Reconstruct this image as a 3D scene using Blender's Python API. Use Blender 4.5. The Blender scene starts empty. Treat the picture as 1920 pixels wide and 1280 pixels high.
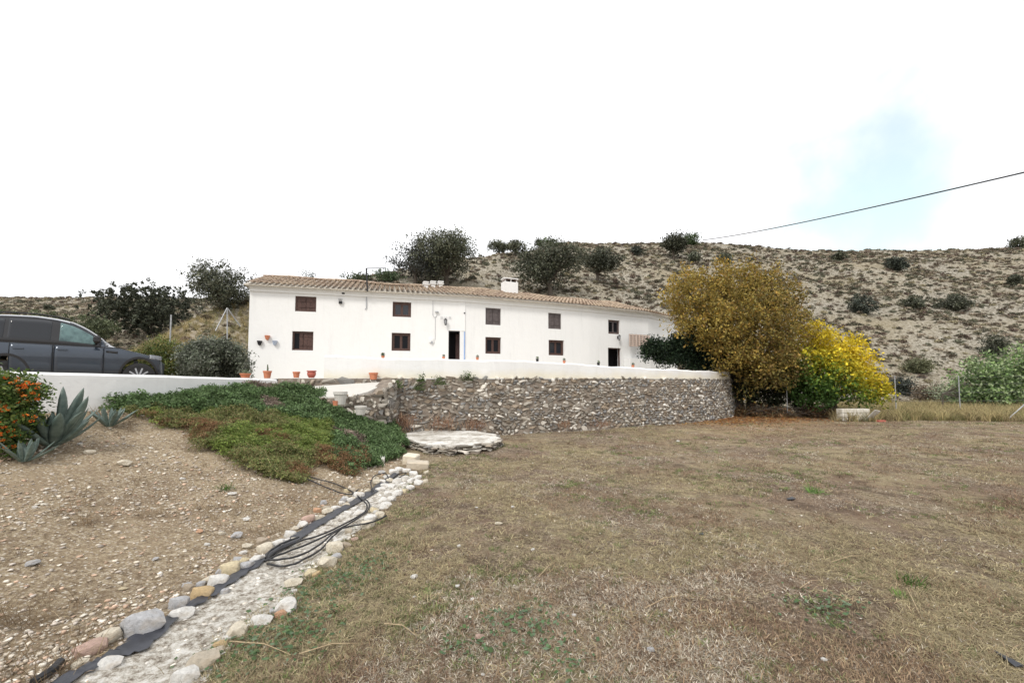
import bpy, bmesh, math, random
import numpy as np
from mathutils import Vector, Matrix
random.seed(7); rng = np.random.default_rng(7)
R = math.radians
S = bpy.context.scene
COL = S.collection
# ------------------------------------------------------------------ camera
F = 800.0; EYE = 1.65; PITCH = R(3.0); SHIFT = 32.0
cd = bpy.data.cameras.new('camera'); cam = bpy.data.objects.new('camera', cd); COL.objects.link(cam)
cd.sensor_fit = 'HORIZONTAL'; cd.sensor_width = 36; cd.lens = 36 * F / 1920; cd.shift_y = SHIFT / 1920
cd.clip_start = 0.05; cd.clip_end = 2000
cam.location = (0, 0, EYE); cam.rotation_euler = (R(90) + PITCH, 0, 0)
S.camera = cam
# ------------------------------------------------------------------ world
SUN_EL, SUN_AZ = R(48), R(205)          # compass-like azimuth the light comes from (0 = +Y, clockwise)
w = bpy.data.worlds.new('World'); S.world = w; w.use_nodes = True
nt = w.node_tree; nt.nodes.clear(); N = nt.nodes.new; L = nt.links.new
out = N('ShaderNodeOutputWorld'); bg = N('ShaderNodeBackground'); bg.inputs[1].default_value = 0.1
sky = N('ShaderNodeTexSky'); sky.sky_type = 'NISHITA'; sky.sun_disc = False
sky.sun_elevation = SUN_EL; sky.sun_rotation = SUN_AZ; sky.dust_density = 3
tc = N('ShaderNodeTexCoord')
mp = N('ShaderNodeMapping'); mp.inputs['Scale'].default_value = (1, 1, 2.2)
nz = N('ShaderNodeTexNoise'); nz.inputs['Scale'].default_value = 2.2; nz.inputs['Detail'].default_value = 7; nz.inputs['Roughness'].default_value = .55
L(tc.outputs['Generated'], mp.inputs[0]); L(mp.outputs[0], nz.inputs['Vector'])
# one thin place in the cloud deck
dv = Vector(((1610 - 960) / F, 1, (714 - 330) / F)).normalized()
dp = N('ShaderNodeVectorMath'); dp.operation = 'DOT_PRODUCT'; dp.inputs[1].default_value = dv
nrm = N('ShaderNodeVectorMath'); nrm.operation = 'NORMALIZE'; L(tc.outputs['Generated'], nrm.inputs[0]); L(nrm.outputs[0], dp.inputs[0])
mr = N('ShaderNodeMapRange'); mr.inputs['From Min'].default_value = .97; mr.inputs['From Max'].default_value = 1.0
mr.inputs['To Min'].default_value = 0; mr.inputs['To Max'].default_value = 1; mr.interpolation_type = 'SMOOTHSTEP'
nzb = N('ShaderNodeTexNoise'); nzb.inputs['Scale'].default_value = 5; nzb.inputs['Detail'].default_value = 6; L(nrm.outputs[0], nzb.inputs['Vector'])
wob_ = N('ShaderNodeMath'); wob_.operation = 'MULTIPLY_ADD'; wob_.inputs[1].default_value = .07; wob_.inputs[2].default_value = -.045; L(nzb.outputs['Fac'], wob_.inputs[0])
wad = N('ShaderNodeMath'); wad.operation = 'ADD'; L(wob_.outputs[0], wad.inputs[0]); L(dp.outputs['Value'], wad.inputs[1]); L(wad.outputs[0], mr.inputs['Value'])
mr2 = N('ShaderNodeMapRange'); mr2.inputs['From Min'].default_value = .42; mr2.inputs['From Max'].default_value = .7
L(nz.outputs['Fac'], mr2.inputs['Value'])
mu = N('ShaderNodeMath'); mu.operation = 'MULTIPLY'; L(mr.outputs[0], mu.inputs[0]); mu.inputs[1].default_value = .62
mu2 = N('ShaderNodeMath'); mu2.operation = 'MULTIPLY'; L(mr2.outputs[0], mu2.inputs[0]); mu2.inputs[1].default_value = .06
ad = N('ShaderNodeMath'); ad.operation = 'ADD'; ad.use_clamp = True; L(mu.outputs[0], ad.inputs[0]); L(mu2.outputs[0], ad.inputs[1])
skyt = N('ShaderNodeVectorMath'); skyt.operation = 'MULTIPLY'; skyt.inputs[1].default_value = (1.9, 2.1, 1.55); L(sky.outputs[0], skyt.inputs[0])
mx = N('ShaderNodeMixRGB'); mx.inputs[1].default_value = (8.6, 8.6, 8.75, 1)
L(ad.outputs[0], mx.inputs[0]); L(skyt.outputs[0], mx.inputs[2]); L(mx.outputs[0], bg.inputs[0]); L(bg.outputs[0], out.inputs[0])
sd = bpy.data.lights.new('sun', 'SUN'); sd.energy = 1.5; sd.angle = R(12); sd.color = (1, .96, .9)
sun = bpy.data.objects.new('sun', sd); COL.objects.link(sun); sun.location = (0, 0, 60)
sdir = Vector((math.sin(SUN_AZ) * math.cos(SUN_EL), math.cos(SUN_AZ) * math.cos(SUN_EL), math.sin(SUN_EL)))
sun.rotation_euler = sdir.to_track_quat('Z', 'Y').to_euler()
S.view_settings.view_transform = 'Standard'; S.view_settings.look = 'None'; S.view_settings.gamma = 1
S.view_settings.exposure = 0.6; S.view_settings.use_curve_mapping = False
# ------------------------------------------------------------------ pixel rays
def ray(px, py):
    u = (px - 960) / F; v = (640 - py + SHIFT) / F
    c, s = math.cos(PITCH), math.sin(PITCH)
    return Vector((u, c - v * s, s + v * c))
def at(px, py, Y):
    d = ray(px, py); k = Y / d.y
    return Vector((d.x * k, Y, EYE + d.z * k))
def proj(X, Y, Z):
    c, s = math.cos(PITCH), math.sin(PITCH)
    z = np.asarray(Z) - EYE; f = Y * c + z * s; v = -Y * s + z * c
    return 960 + F * np.asarray(X) / f, 640 + SHIFT - F * v / f
# ------------------------------------------------------------------ noise
def _hash(ix, iy, seed):
    h = (ix * 374761393 + iy * 668265263 + seed * 974634777) & 0xFFFFFFFF
    h = ((h ^ (h >> 13)) * 1274126177) & 0xFFFFFFFF
    return ((h ^ (h >> 16)) & 0xFFFF) / 65535.0
def vnoise(x, y, seed=0):
    x = np.asarray(x, float); y = np.asarray(y, float)
    ix = np.floor(x).astype(np.int64); iy = np.floor(y).astype(np.int64)
    fx = x - ix; fy = y - iy; fx = fx * fx * (3 - 2 * fx); fy = fy * fy * (3 - 2 * fy)
    a = _hash(ix, iy, seed); b = _hash(ix + 1, iy, seed); c = _hash(ix, iy + 1, seed); d = _hash(ix + 1, iy + 1, seed)
    return (a * (1 - fx) + b * fx) * (1 - fy) + (c * (1 - fx) + d * fx) * fy
def fbm(x, y, oct=4, seed=0):
    s = 0; a = .5; t = 0
    for i in range(oct):
        s = s + a * vnoise(x * 2 ** i + 17.3 * i, y * 2 ** i + 5.1 * i, seed + i); t += a; a *= .5
    return s / t
# ------------------------------------------------------------------ object helpers
def tag(o, label=None, cat=None, group=None, kind=None):
    if label: o['label'] = label
    if cat: o['category'] = cat
    if group: o['group'] = group
    if kind: o['kind'] = kind
    return o
def link(name, me, mat=None, parent=None, smooth=False):
    if mat is not None and not len(me.materials): me.materials.append(mat)
    o = bpy.data.objects.new(name, me); COL.objects.link(o)
    if parent is not None: o.parent = parent
    if smooth: me.shade_smooth()
    return o
def empty(name, loc=(0, 0, 0), rz=0):
    o = bpy.data.objects.new(name, None); COL.objects.link(o); o.location = loc; o.rotation_euler = (0, 0, rz); o.empty_display_size = .2
    return o
def np_mesh(name, V, Fc, col=None, attrs=None):
    V = np.asarray(V, np.float32); Fc = np.asarray(Fc, np.int32); n, k = Fc.shape
    me = bpy.data.meshes.new(name); me.vertices.add(len(V)); me.vertices.foreach_set('co', V.ravel())
    me.loops.add(n * k); me.loops.foreach_set('vertex_index', Fc.ravel())
    me.polygons.add(n); me.polygons.foreach_set('loop_start', np.arange(0, n * k, k, dtype=np.int32))
    me.polygons.foreach_set('loop_total', np.full(n, k, np.int32))
    me.update(calc_edges=True)
    if col is not None:
        a = me.color_attributes.new('Col', 'FLOAT_COLOR', 'POINT'); c = np.ones((len(V), 4), np.float32); c[:, :3] = col
        a.data.foreach_set('color', c.ravel())
    if attrs:
        for nme, arr in attrs.items():
            a = me.attributes.new(nme, 'FLOAT', 'POINT'); a.data.foreach_set('value', np.asarray(arr, np.float32).ravel())
    me.validate()
    return me
class MB:
    def __init__(s): s.v = []; s.f = []; s.c = []
    def add(s, vs, fs, col=None):
        b = len(s.v); s.v += [tuple(p) for p in vs]; s.f += [tuple(i + b for i in f) for f in fs]; s.c += [col or (1, 1, 1)] * len(vs); return s
    def box(s, c, size, rz=0, tilt=None, col=None):
        hx, hy, hz = [a / 2 for a in size]; M = Matrix.Rotation(rz, 3, 'Z')
        if tilt is not None: M = M @ tilt
        vs = [Vector(c) + M @ Vector((x * hx, y * hy, z * hz)) for x in (-1, 1) for y in (-1, 1) for z in (-1, 1)]
        return s.add(vs, [(0, 1, 3, 2), (4, 6, 7, 5), (0, 4, 5, 1), (2, 3, 7, 6), (0, 2, 6, 4), (1, 5, 7, 3)], col)
    def tube(s, pts, rad, n=8, col=None, cap=True):
        pts = [Vector(p) for p in pts]; rads = rad if isinstance(rad, (list, tuple)) else [rad] * len(pts)
        rings = []; up = Vector((.13, .31, .94))
        for i, p in enumerate(pts):
            d = (pts[min(i + 1, len(pts) - 1)] - pts[max(i - 1, 0)])
            if d.length < 1e-6: d = Vector((0, 0, 1))
            d.normalize(); a = d.cross(up)
            if a.length < .1: a = d.cross(Vector((1, 0, 0)))
            a.normalize(); b = d.cross(a)
            rings.append([p + (a * math.cos(t) + b * math.sin(t)) * rads[i] for t in [2 * math.pi * k / n for k in range(n)]])
        vs = [q for r_ in rings for q in r_]; fs = []
        for i in range(len(pts) - 1):
            for k in range(n): fs.append((i * n + k, i * n + (k + 1) % n, (i + 1) * n + (k + 1) % n, (i + 1) * n + k))
        if cap: fs.append(tuple(range(n))[::-1]); fs.append(tuple((len(pts) - 1) * n + k for k in range(n)))
        return s.add(vs, fs, col)
    def lathe(s, c, prof, n=16, col=None):
        vs = []; fs = []
        for r_, z in prof:
            for k in range(n): t = 2 * math.pi * k / n; vs.append((c[0] + r_ * math.cos(t), c[1] + r_ * math.sin(t), c[2] + z))
        for i in range(len(prof) - 1):
            for k in range(n): fs.append((i * n + k, i * n + (k + 1) % n, (i + 1) * n + (k + 1) % n, (i + 1) * n + k))
        fs.append(tuple(range(n))[::-1])
        return s.add(vs, fs, col)
    def mesh(s, name, col=False):
        me = bpy.data.meshes.new(name); me.from_pydata(s.v, [], s.f); me.update()
        if col:
            a = me.color_attributes.new('Col', 'FLOAT_COLOR', 'POINT')
            a.data.foreach_set('color', np.array([(*c, 1) for c in s.c], np.float32).ravel())
        return me
    def obj(s, name, mat, parent=None, smooth=False, col=False, bevel=0):
        me = s.mesh(name, col)
        bm = bmesh.new(); bm.from_mesh(me); bmesh.ops.recalc_face_normals(bm, faces=bm.faces)
        if bevel: bmesh.ops.bevel(bm, geom=[e for e in bm.edges], offset=bevel, segments=1, affect='EDGES')
        bm.to_mesh(me); bm.free()
        return link(name, me, mat, parent, smooth)
# ------------------------------------------------------------------ materials
def rgb(c): return (*c, 1) if len(c) == 3 else c
def newmat(name):
    m = bpy.data.materials.new(name); m.use_nodes = True; n = m.node_tree; b = n.nodes['Principled BSDF']; return m, n, b
def noise_node(n, scale, detail=5, rough=.6, coord='Object', vec=None):
    t = n.nodes.new('ShaderNodeTexNoise'); t.inputs['Scale'].default_value = scale; t.inputs['Detail'].default_value = detail; t.inputs['Roughness'].default_value = rough
    if vec is None:
        c = n.nodes.new('ShaderNodeTexCoord'); n.links.new(c.outputs[coord], t.inputs['Vector'])
    else: n.links.new(vec, t.inputs['Vector'])
    return t.outputs['Fac']
def ramp(n, fac, stops, interp='LINEAR'):
    r_ = n.nodes.new('ShaderNodeValToRGB'); cr = r_.color_ramp; cr.interpolation = interp
    while len(cr.elements) < len(stops): cr.elements.new(.5)
    for e, (p, c) in zip(cr.elements, stops): e.position = p; e.color = rgb(c)
    n.links.new(fac, r_.inputs[0]); return r_.outputs[0]
def mixc(n, fac, a, b, mode='MIX'):
    m = n.nodes.new('ShaderNodeMixRGB'); m.blend_type = mode
    for i, v in ((0, fac), (1, a), (2, b)):
        if isinstance(v, (int, float)): m.inputs[i].default_value = v
        elif isinstance(v, tuple): m.inputs[i].default_value = rgb(v)
        else: n.links.new(v, m.inputs[i])
    return m.outputs[0]
def bump(n, b, h, strength=.4, dist=.02):
    k = n.nodes.new('ShaderNodeBump'); k.inputs['Strength'].default_value = strength; k.inputs['Distance'].default_value = dist
    n.links.new(h, k.inputs['Height']); n.links.new(k.outputs[0], b.inputs['Normal'])
def attr(n, name, out='Color'):
    a = n.nodes.new('ShaderNodeAttribute'); a.attribute_name = name; return a.outputs[out]
def mat_simple(name, c1, c2=None, scale=5, rough=.8, metal=0, bumps=0, bscale=40, coord='Object', spec=None):
    m, n, b = newmat(name); b.inputs['Roughness'].default_value = rough; b.inputs['Metallic'].default_value = metal
    if spec is not None: b.inputs['Specular IOR Level'].default_value = spec
    if c2: n.links.new(ramp(n, noise_node(n, scale, coord=coord), [(.35, c1), (.65, c2)]), b.inputs['Base Color'])
    else: b.inputs['Base Color'].default_value = rgb(c1)
    if bumps: bump(n, b, noise_node(n, bscale), bumps, .01)
    return m
def mat_leaf(name, mul=(1, 1, 1), trans=.35, vary=.3, rough=.6):
    """leaf colour from the mesh, varied by instance and by noise; lets some light through"""
    m, n, b = newmat(name); c = attr(n, 'Col')
    oi = n.nodes.new('ShaderNodeObjectInfo')
    v = n.nodes.new('ShaderNodeMapRange'); n.links.new(oi.outputs['Random'], v.inputs[0]); v.inputs[3].default_value = 1 - vary; v.inputs[4].default_value = 1 + vary
    c = mixc(n, 1.0, c, mul, 'MULTIPLY')
    vm = n.nodes.new('ShaderNodeVectorMath'); vm.operation = 'SCALE'; n.links.new(c, vm.inputs[0]); n.links.new(v.outputs[0], vm.inputs['Scale'])
    c = vm.outputs[0]
    n.links.new(c, b.inputs['Base Color']); b.inputs['Roughness'].default_value = rough; b.inputs['Specular IOR Level'].default_value = .25
    tr = n.nodes.new('ShaderNodeBsdfTranslucent'); n.links.new(c, tr.inputs[0])
    ms = n.nodes.new('ShaderNodeMixShader'); ms.inputs[0].default_value = trans
    o = n.nodes['Material Output']; n.links.new(b.outputs[0], ms.inputs[1]); n.links.new(tr.outputs[0], ms.inputs[2]); n.links.new(ms.outputs[0], o.inputs[0])
    return m
def mat_stone(name, per='object'):
    m, n, b = newmat(name)
    base = [(0, (.25, .225, .2)), (.2, (.15, .14, .125)), (.38, (.34, .32, .29)), (.55, (.2, .2, .2)), (.7, (.27, .22, .17)), (.85, (.38, .36, .33)), (.95, (.62, .6, .56))]
    if per == 'object':
        oi = n.nodes.new('ShaderNodeObjectInfo'); c = ramp(n, oi.outputs['Random'], base)
        c = mixc(n, 1, c, (1.12, 1.1, 1.06), 'MULTIPLY')
    else: c = attr(n, 'Col')
    f = noise_node(n, 14, 6, .7); g = ramp(n, f, [(.3, (.6, .57, .53)), (.7, (1.3, 1.3, 1.3))])
    n.links.new(mixc(n, 1, c, g, 'MULTIPLY'), b.inputs['Base Color']); b.inputs['Roughness'].default_value = .9
    b.inputs['Specular IOR Level'].default_value = .2
    bump(n, b, noise_node(n, 30, 5, .7), .5, .01)
    return m
def mat_whitewash(name, base=(.8, .8, .79), stain=(.62, .55, .4), z0=None, dirt=.3):
    m, n, b = newmat(name)
    g = n.nodes.new('ShaderNodeNewGeometry')
    f = noise_node(n, .9, 6, .65); f2 = noise_node(n, 7, 6, .7)
    c = mixc(n, f, base, tuple(x * .93 for x in base))
    c = mixc(n, ramp(n, f2, [(.62, (0, 0, 0)), (.8, (dirt,) * 3)]), c, tuple(x * .55 for x in base))
    mp_ = n.nodes.new('ShaderNodeMapping'); mp_.inputs['Scale'].default_value = (1, 1, .12); n.links.new(g.outputs['Position'], mp_.inputs[0])
    c = mixc(n, ramp(n, noise_node(n, 3.5, 5, .7, vec=mp_.outputs[0]), [(.52, (0,) * 3), (.75, (.3,) * 3)]), c, tuple(x * .72 for x in base))
    if z0:   # rising damp and earth splash at the foot of the wall
        sp = n.nodes.new('ShaderNodeSeparateXYZ'); n.links.new(g.outputs['Position'], sp.inputs[0])
        ad_ = n.nodes.new('ShaderNodeMath'); ad_.operation = 'MULTIPLY_ADD'; n.links.new(f, ad_.inputs[0]); ad_.inputs[1].default_value = -.5; n.links.new(sp.outputs['Z'], ad_.inputs[2])
        r_ = n.nodes.new('ShaderNodeMapRange'); n.links.new(ad_.outputs[0], r_.inputs[0]); r_.inputs[1].default_value = z0 - .38; r_.inputs[2].default_value = z0 - .12; r_.inputs[3].default_value = .7; r_.inputs[4].default_value = 0
        c = mixc(n, r_.outputs[0], c, stain)
    n.links.new(c, b.inputs['Base Color']); b.inputs['Roughness'].default_value = .95; b.inputs['Specular IOR Level'].default_value = .1
    bump(n, b, noise_node(n, 5, 6, .6), .35, .03)
    return m
M = {}
M['white'] = mat_whitewash('whitewash', dirt=.12)
M['parapet'] = mat_whitewash('whitewash_stained', z0=1.9, dirt=.3, stain=(.74, .68, .52))
def mat_slab():
    m, n, b = newmat('worn_whitewash_slab'); pos = n.nodes.new('ShaderNodeNewGeometry').outputs['Position']
    c = ramp(n, noise_node(n, 2.2, 9, .8, vec=pos), [(.36, (.24, .21, .17)), (.46, (.46, .43, .38)), (.56, (.68, .66, .62)), (.7, (.76, .75, .72))])
    c = mixc(n, ramp(n, noise_node(n, 22, 3, .7, vec=pos), [(.6, (0,) * 3), (.7, (.6,) * 3)]), c, (.2, .17, .13)); n.links.new(c, b.inputs['Base Color']); b.inputs['Roughness'].default_value = .95; b.inputs['Specular IOR Level'].default_value = .1; bump(n, b, noise_node(n, 9, 6, .7), .7, .04); return m
M['slab'] = mat_slab()
M['whitefloor'] = mat_whitewash('whitewashed_slab', base=(.56, .54, .5), dirt=1.0)
M['wood'] = mat_simple('dark_wood', (.05, .022, .016), (.085, .04, .03), 12, .6)
M['wood2'] = mat_simple('faded_shutter_wood', (.07, .055, .055), (.12, .1, .1), 6, .7)
M['glass'] = mat_simple('window_glass', (.02, .022, .028), None, rough=.08)
M['glass_dark'] = mat_simple('shaded_glass', (.008, .008, .01), None, rough=.12, spec=.12)
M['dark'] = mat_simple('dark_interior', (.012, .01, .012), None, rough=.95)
M['blue'] = mat_simple('blue_paint', (.16, .3, .62), (.2, .36, .7), 8, .5)
M['iron'] = mat_simple('black_iron', (.02, .02, .022), None, rough=.5, metal=.3)
M['grey'] = mat_simple('grey_metal', (.32, .33, .34), (.42, .43, .44), 9, .5, .4)
M['plastic_grey'] = mat_simple('grey_plastic', (.35, .36, .38), None, rough=.5)
M['stone_obj'] = mat_stone('wall_stone'); M['stone_col'] = mat_stone('rubble_stone', 'col')
M['mortar'] = mat_simple('earth_mortar', (.16, .13, .105), (.27, .225, .18), 6, .95, bumps=.6)
M['terra'] = mat_simple('terracotta', (.5, .17, .09), (.6, .24, .13), 14, .8)
M['terra_dark'] = mat_simple('terracotta_glazed', (.4, .1, .07), (.5, .14, .1), 8, .5)
M['leaf'] = mat_leaf('leaf'); M['mat_leaf'] = mat_leaf('mat_leaf', mul=(1.3, 1.25, 1.15)); M['leaf_far'] = mat_leaf('leaf_far', trans=.15)
M['straw'] = mat_leaf('straw', trans=.3, vary=.35, rough=.8)
M['bark'] = mat_simple('bark', (.05, .04, .032), (.11, .09, .07), 18, .95, bumps=.6)
M['hose'] = mat_simple('black_hose', (.012, .012, .014), None, rough=.45)
M['liner'] = mat_simple('black_plastic_liner', (.015, .017, .022), (.035, .038, .05), 8, .38, bumps=.7, bscale=9)
def mat_tile():
    m, n, b = newmat('clay_tile'); oi = n.nodes.new('ShaderNodeObjectInfo')
    f = noise_node(n, 6.5, 3, .8, vec=n.nodes.new('ShaderNodeNewGeometry').outputs['Position'])
    f2 = noise_node(n, 1.1, 5, .6, vec=n.nodes.new('ShaderNodeNewGeometry').outputs['Position'])
    c = ramp(n, f, [(.32, (.085, .065, .05)), (.45, (.23, .155, .11)), (.56, (.36, .27, .2)), (.72, (.52, .45, .37))])
    c = mixc(n, ramp(n, f2, [(.4, (0, 0, 0)), (.65, (.6,) * 3)]), c, (.5, .4, .28))
    n.links.new(c, b.inputs['Base Color']); b.inputs['Roughness'].default_value = .9; bump(n, b, f, .5, .01); return m
M['tile'] = mat_tile()
# ------------------------------------------------------------------ terrain
def I(x, xs, ys): return np.interp(x, xs, ys)
TERR = [(-6.35, 11.9), (-3.62, 12.35), (-2.4, 12.7), (-.33, 13.3), (1.4, 14.1), (3.4, 15.1), (5.6, 16.3), (7.8, 17.8), (9.9, 19.6), (11.6, 21.6)]
TPOLY = TERR + [(14.5, 25.5), (14.5, 33), (4, 30), (-3, 26.5), (-12.4, 24.0), (-12.0, 18.2), (-8.2, 14.2)]
def inside(px, py, poly):
    px = np.asarray(px, float); py = np.asarray(py, float); c = np.zeros(px.shape, bool); n = len(poly)
    for i in range(n):
        x1, y1 = poly[i]; x2, y2 = poly[(i + 1) % n]
        if y1 == y2: continue
        k = ((y1 > py) != (y2 > py)) & (px < (x2 - x1) * (py - y1) / (y2 - y1) + x1); c ^= k
    return c
KX = [150, 230, 300, 350, 400, 460, 600, 740, 800, 890, 950, 1000, 1050, 1200, 1300, 1400, 1500, 1600, 1700, 1920, 2300, 3200]
KY = [690, 668, 633, 606, 580, 556, 533, 507, 494, 476, 472, 468, 455, 454, 452, 459, 465, 468, 467, 463, 458, 458]
def height(X, Y):
    X = np.asarray(X, float); Y = np.asarray(Y, float)
    und = (fbm(X * .35, Y * .35, 3, 3) - .5) * .10 + (fbm(X * 2.1, Y * 2.1, 3, 9) - .5) * .035
    k = I(Y, [1, 5, 6.5, 8, 10.5, 12], [.2, .22, .28, .36, .54, .6])
    P = I(Y, [7, 8.5, 11, 17], [1.18, 1.26, 1.42, 1.9])
    d = -X - 2.45; d = np.where(d > 0, d * d / (d + .25), 0)
    bank = k * d * (1 + .12 * (fbm(X * .9, Y * .9, 3, 21) - .5))
    bank = np.minimum(bank, P) - .05 * np.exp(-((bank - P) / .25) ** 2)
    bank = np.where(bank < 0, 0, bank)
    base = bank + und
    # channel bed: shallow trough
    cx = I(Y, [1.5, 2.3, 4, 6, 8.2], [-2.05, -2.05, -2.05, -1.95, -1.85])
    base = base - .05 * np.exp(-((X - cx) / .33) ** 2) * (Y < 9)
    ins = inside(X, Y, TPOLY)
    base = np.where(ins, np.minimum(base, .9), base)
    # hills
    Ys = np.maximum(Y, 12.0); px = 960 + F * X / Ys
    Yc = I(px, [150, 230, 460, 740, 890, 1050, 1200, 2300], [20, 23, 34, 50, 68, 92, 108, 118])
    Y0 = I(px, [150, 230, 460, 740, 1050, 1200, 1600, 2300], [15, 18.5, 24.5, 28, 33, 36, 37, 37])
    ky = I(px, KX, KY)
    b0 = I(px, [-500, 1150, 1450], [1.9, 1.9, -.1])
    zc = EYE + (714 - ky) / F * Yc
    s = (Y - Y0) / (Yc - Y0); sc = np.clip(s, 0, 1)
    base = np.where((Y > 23) & ~ins, base + (b0 - base) * np.clip((Y - 23) / 3, 0, 1), base)
    prof = 1 - (1 - sc) ** 1.12
    amp = np.clip((Y - Y0) / 25, 0, 1)
    ero = (fbm(X * .07 + .35 * fbm(X * .2, Y * .2, 2, 5), Y * .05, 4, 33) - .5) * 4.2 * amp * (1 - .75 * sc ** 3) + (fbm(X * .5, Y * .5, 3, 41) - .5) * .9 * amp
    kn = base + (zc - base) * prof + ero - np.clip(Y - Yc, 0, 400) * .06
    z = np.where((s > 0) & (px > 150), kn, base)
    # far hill on the left
    yl = I(px, [-2500, -300, 200, 420, 700], [560, 557, 556, 560, 640])
    sf = np.clip((Y - 42) / 100, 0, 1)
    zf = I(Y, [23, 42], [1.9, .6]) + (EYE + (714 - yl) / F * 142 - .6) * sf + (fbm(X * .06, Y * .05, 4, 61) - .5) * 5 * sf * (1 - sf * .85) - np.clip(Y - 142, 0, 400) * .05
    z = np.where((Y > 23) & (px < 700) & ~ins, np.maximum(z, zf), z)
    return z
def hz(x, y): return float(height(np.array([x]), np.array([y]))[0])
_Ys = np.concatenate([np.arange(1.2, 30, .04), np.arange(30, 250, .3)])
def hit(px, py):
    d = ray(px, py); X = d.x / d.y * _Ys; Z = EYE + d.z / d.y * _Ys; H = height(X, _Ys)
    ok = np.nonzero(H >= Z)[0]
    if not len(ok): ok = [int(np.argmin(Z - H + (_Ys < 20) * 50))]
    i = ok[0]; return Vector((X[i], _Ys[i], H[i]))
SOILPX = [(-200, 1500), (110, 1300), (250, 1205), (400, 1100), (560, 990), (700, 910), (760, 872), (700, 700), (-3000, 650), (-3000, 1500)]
def grid_mesh(name, xs, ys, hole=None, drop=0):
    XX, YY = np.meshgrid(xs, ys); Z = height(XX, YY); nx, ny = len(xs), len(ys)
    if hole is not None:
        x0, x1, y0, y1 = hole
        inn = (XX > x0 - .01) & (XX < x1 + .01) & (YY > y0 - .01) & (YY < y1 + .01); Z = np.where(inn, Z - .12, Z)
    V = np.stack([XX.ravel(), YY.ravel(), Z.ravel()], 1)
    idx = np.arange(nx * ny).reshape(ny, nx)
    Fc = np.stack([idx[:-1, :-1].ravel(), idx[:-1, 1:].ravel(), idx[1:, 1:].ravel(), idx[1:, :-1].ravel()], 1)
    if hole is not None:
        cx = (XX[:-1, :-1] + XX[1:, 1:]).ravel() / 2; cy = (YY[:-1, :-1] + YY[1:, 1:]).ravel() / 2
        keep = ~((cx > x0 + 1.2) & (cx < x1 - 1.2) & (cy > y0 + 1.2) & (cy < y1 - 1.2)); Fc = Fc[keep]
    soil = 1 / (1 + np.exp((V[:, 0] + 2.15 + .25 * (fbm(V[:, 0] * 1.5, V[:, 1] * 1.5, 3, 77) - .5) + np.clip(V[:, 1] - 9, 0, 5) * 3) * 9))
    hill = np.clip((V[:, 1] - 22) / 8, 0, 1)
    lx, ly = V[:, 0] - 10.5, V[:, 1] - 18.2
    lit = np.exp(-((lx * .8 - ly * .6) / 1.5) ** 2 * .5 - ((lx * .6 + ly * .8) / 5.) ** 2)
    me = np_mesh(name, V, Fc, attrs={'soil': soil, 'hill': hill, 'litter': lit}); me.shade_smooth(); return me
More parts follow.
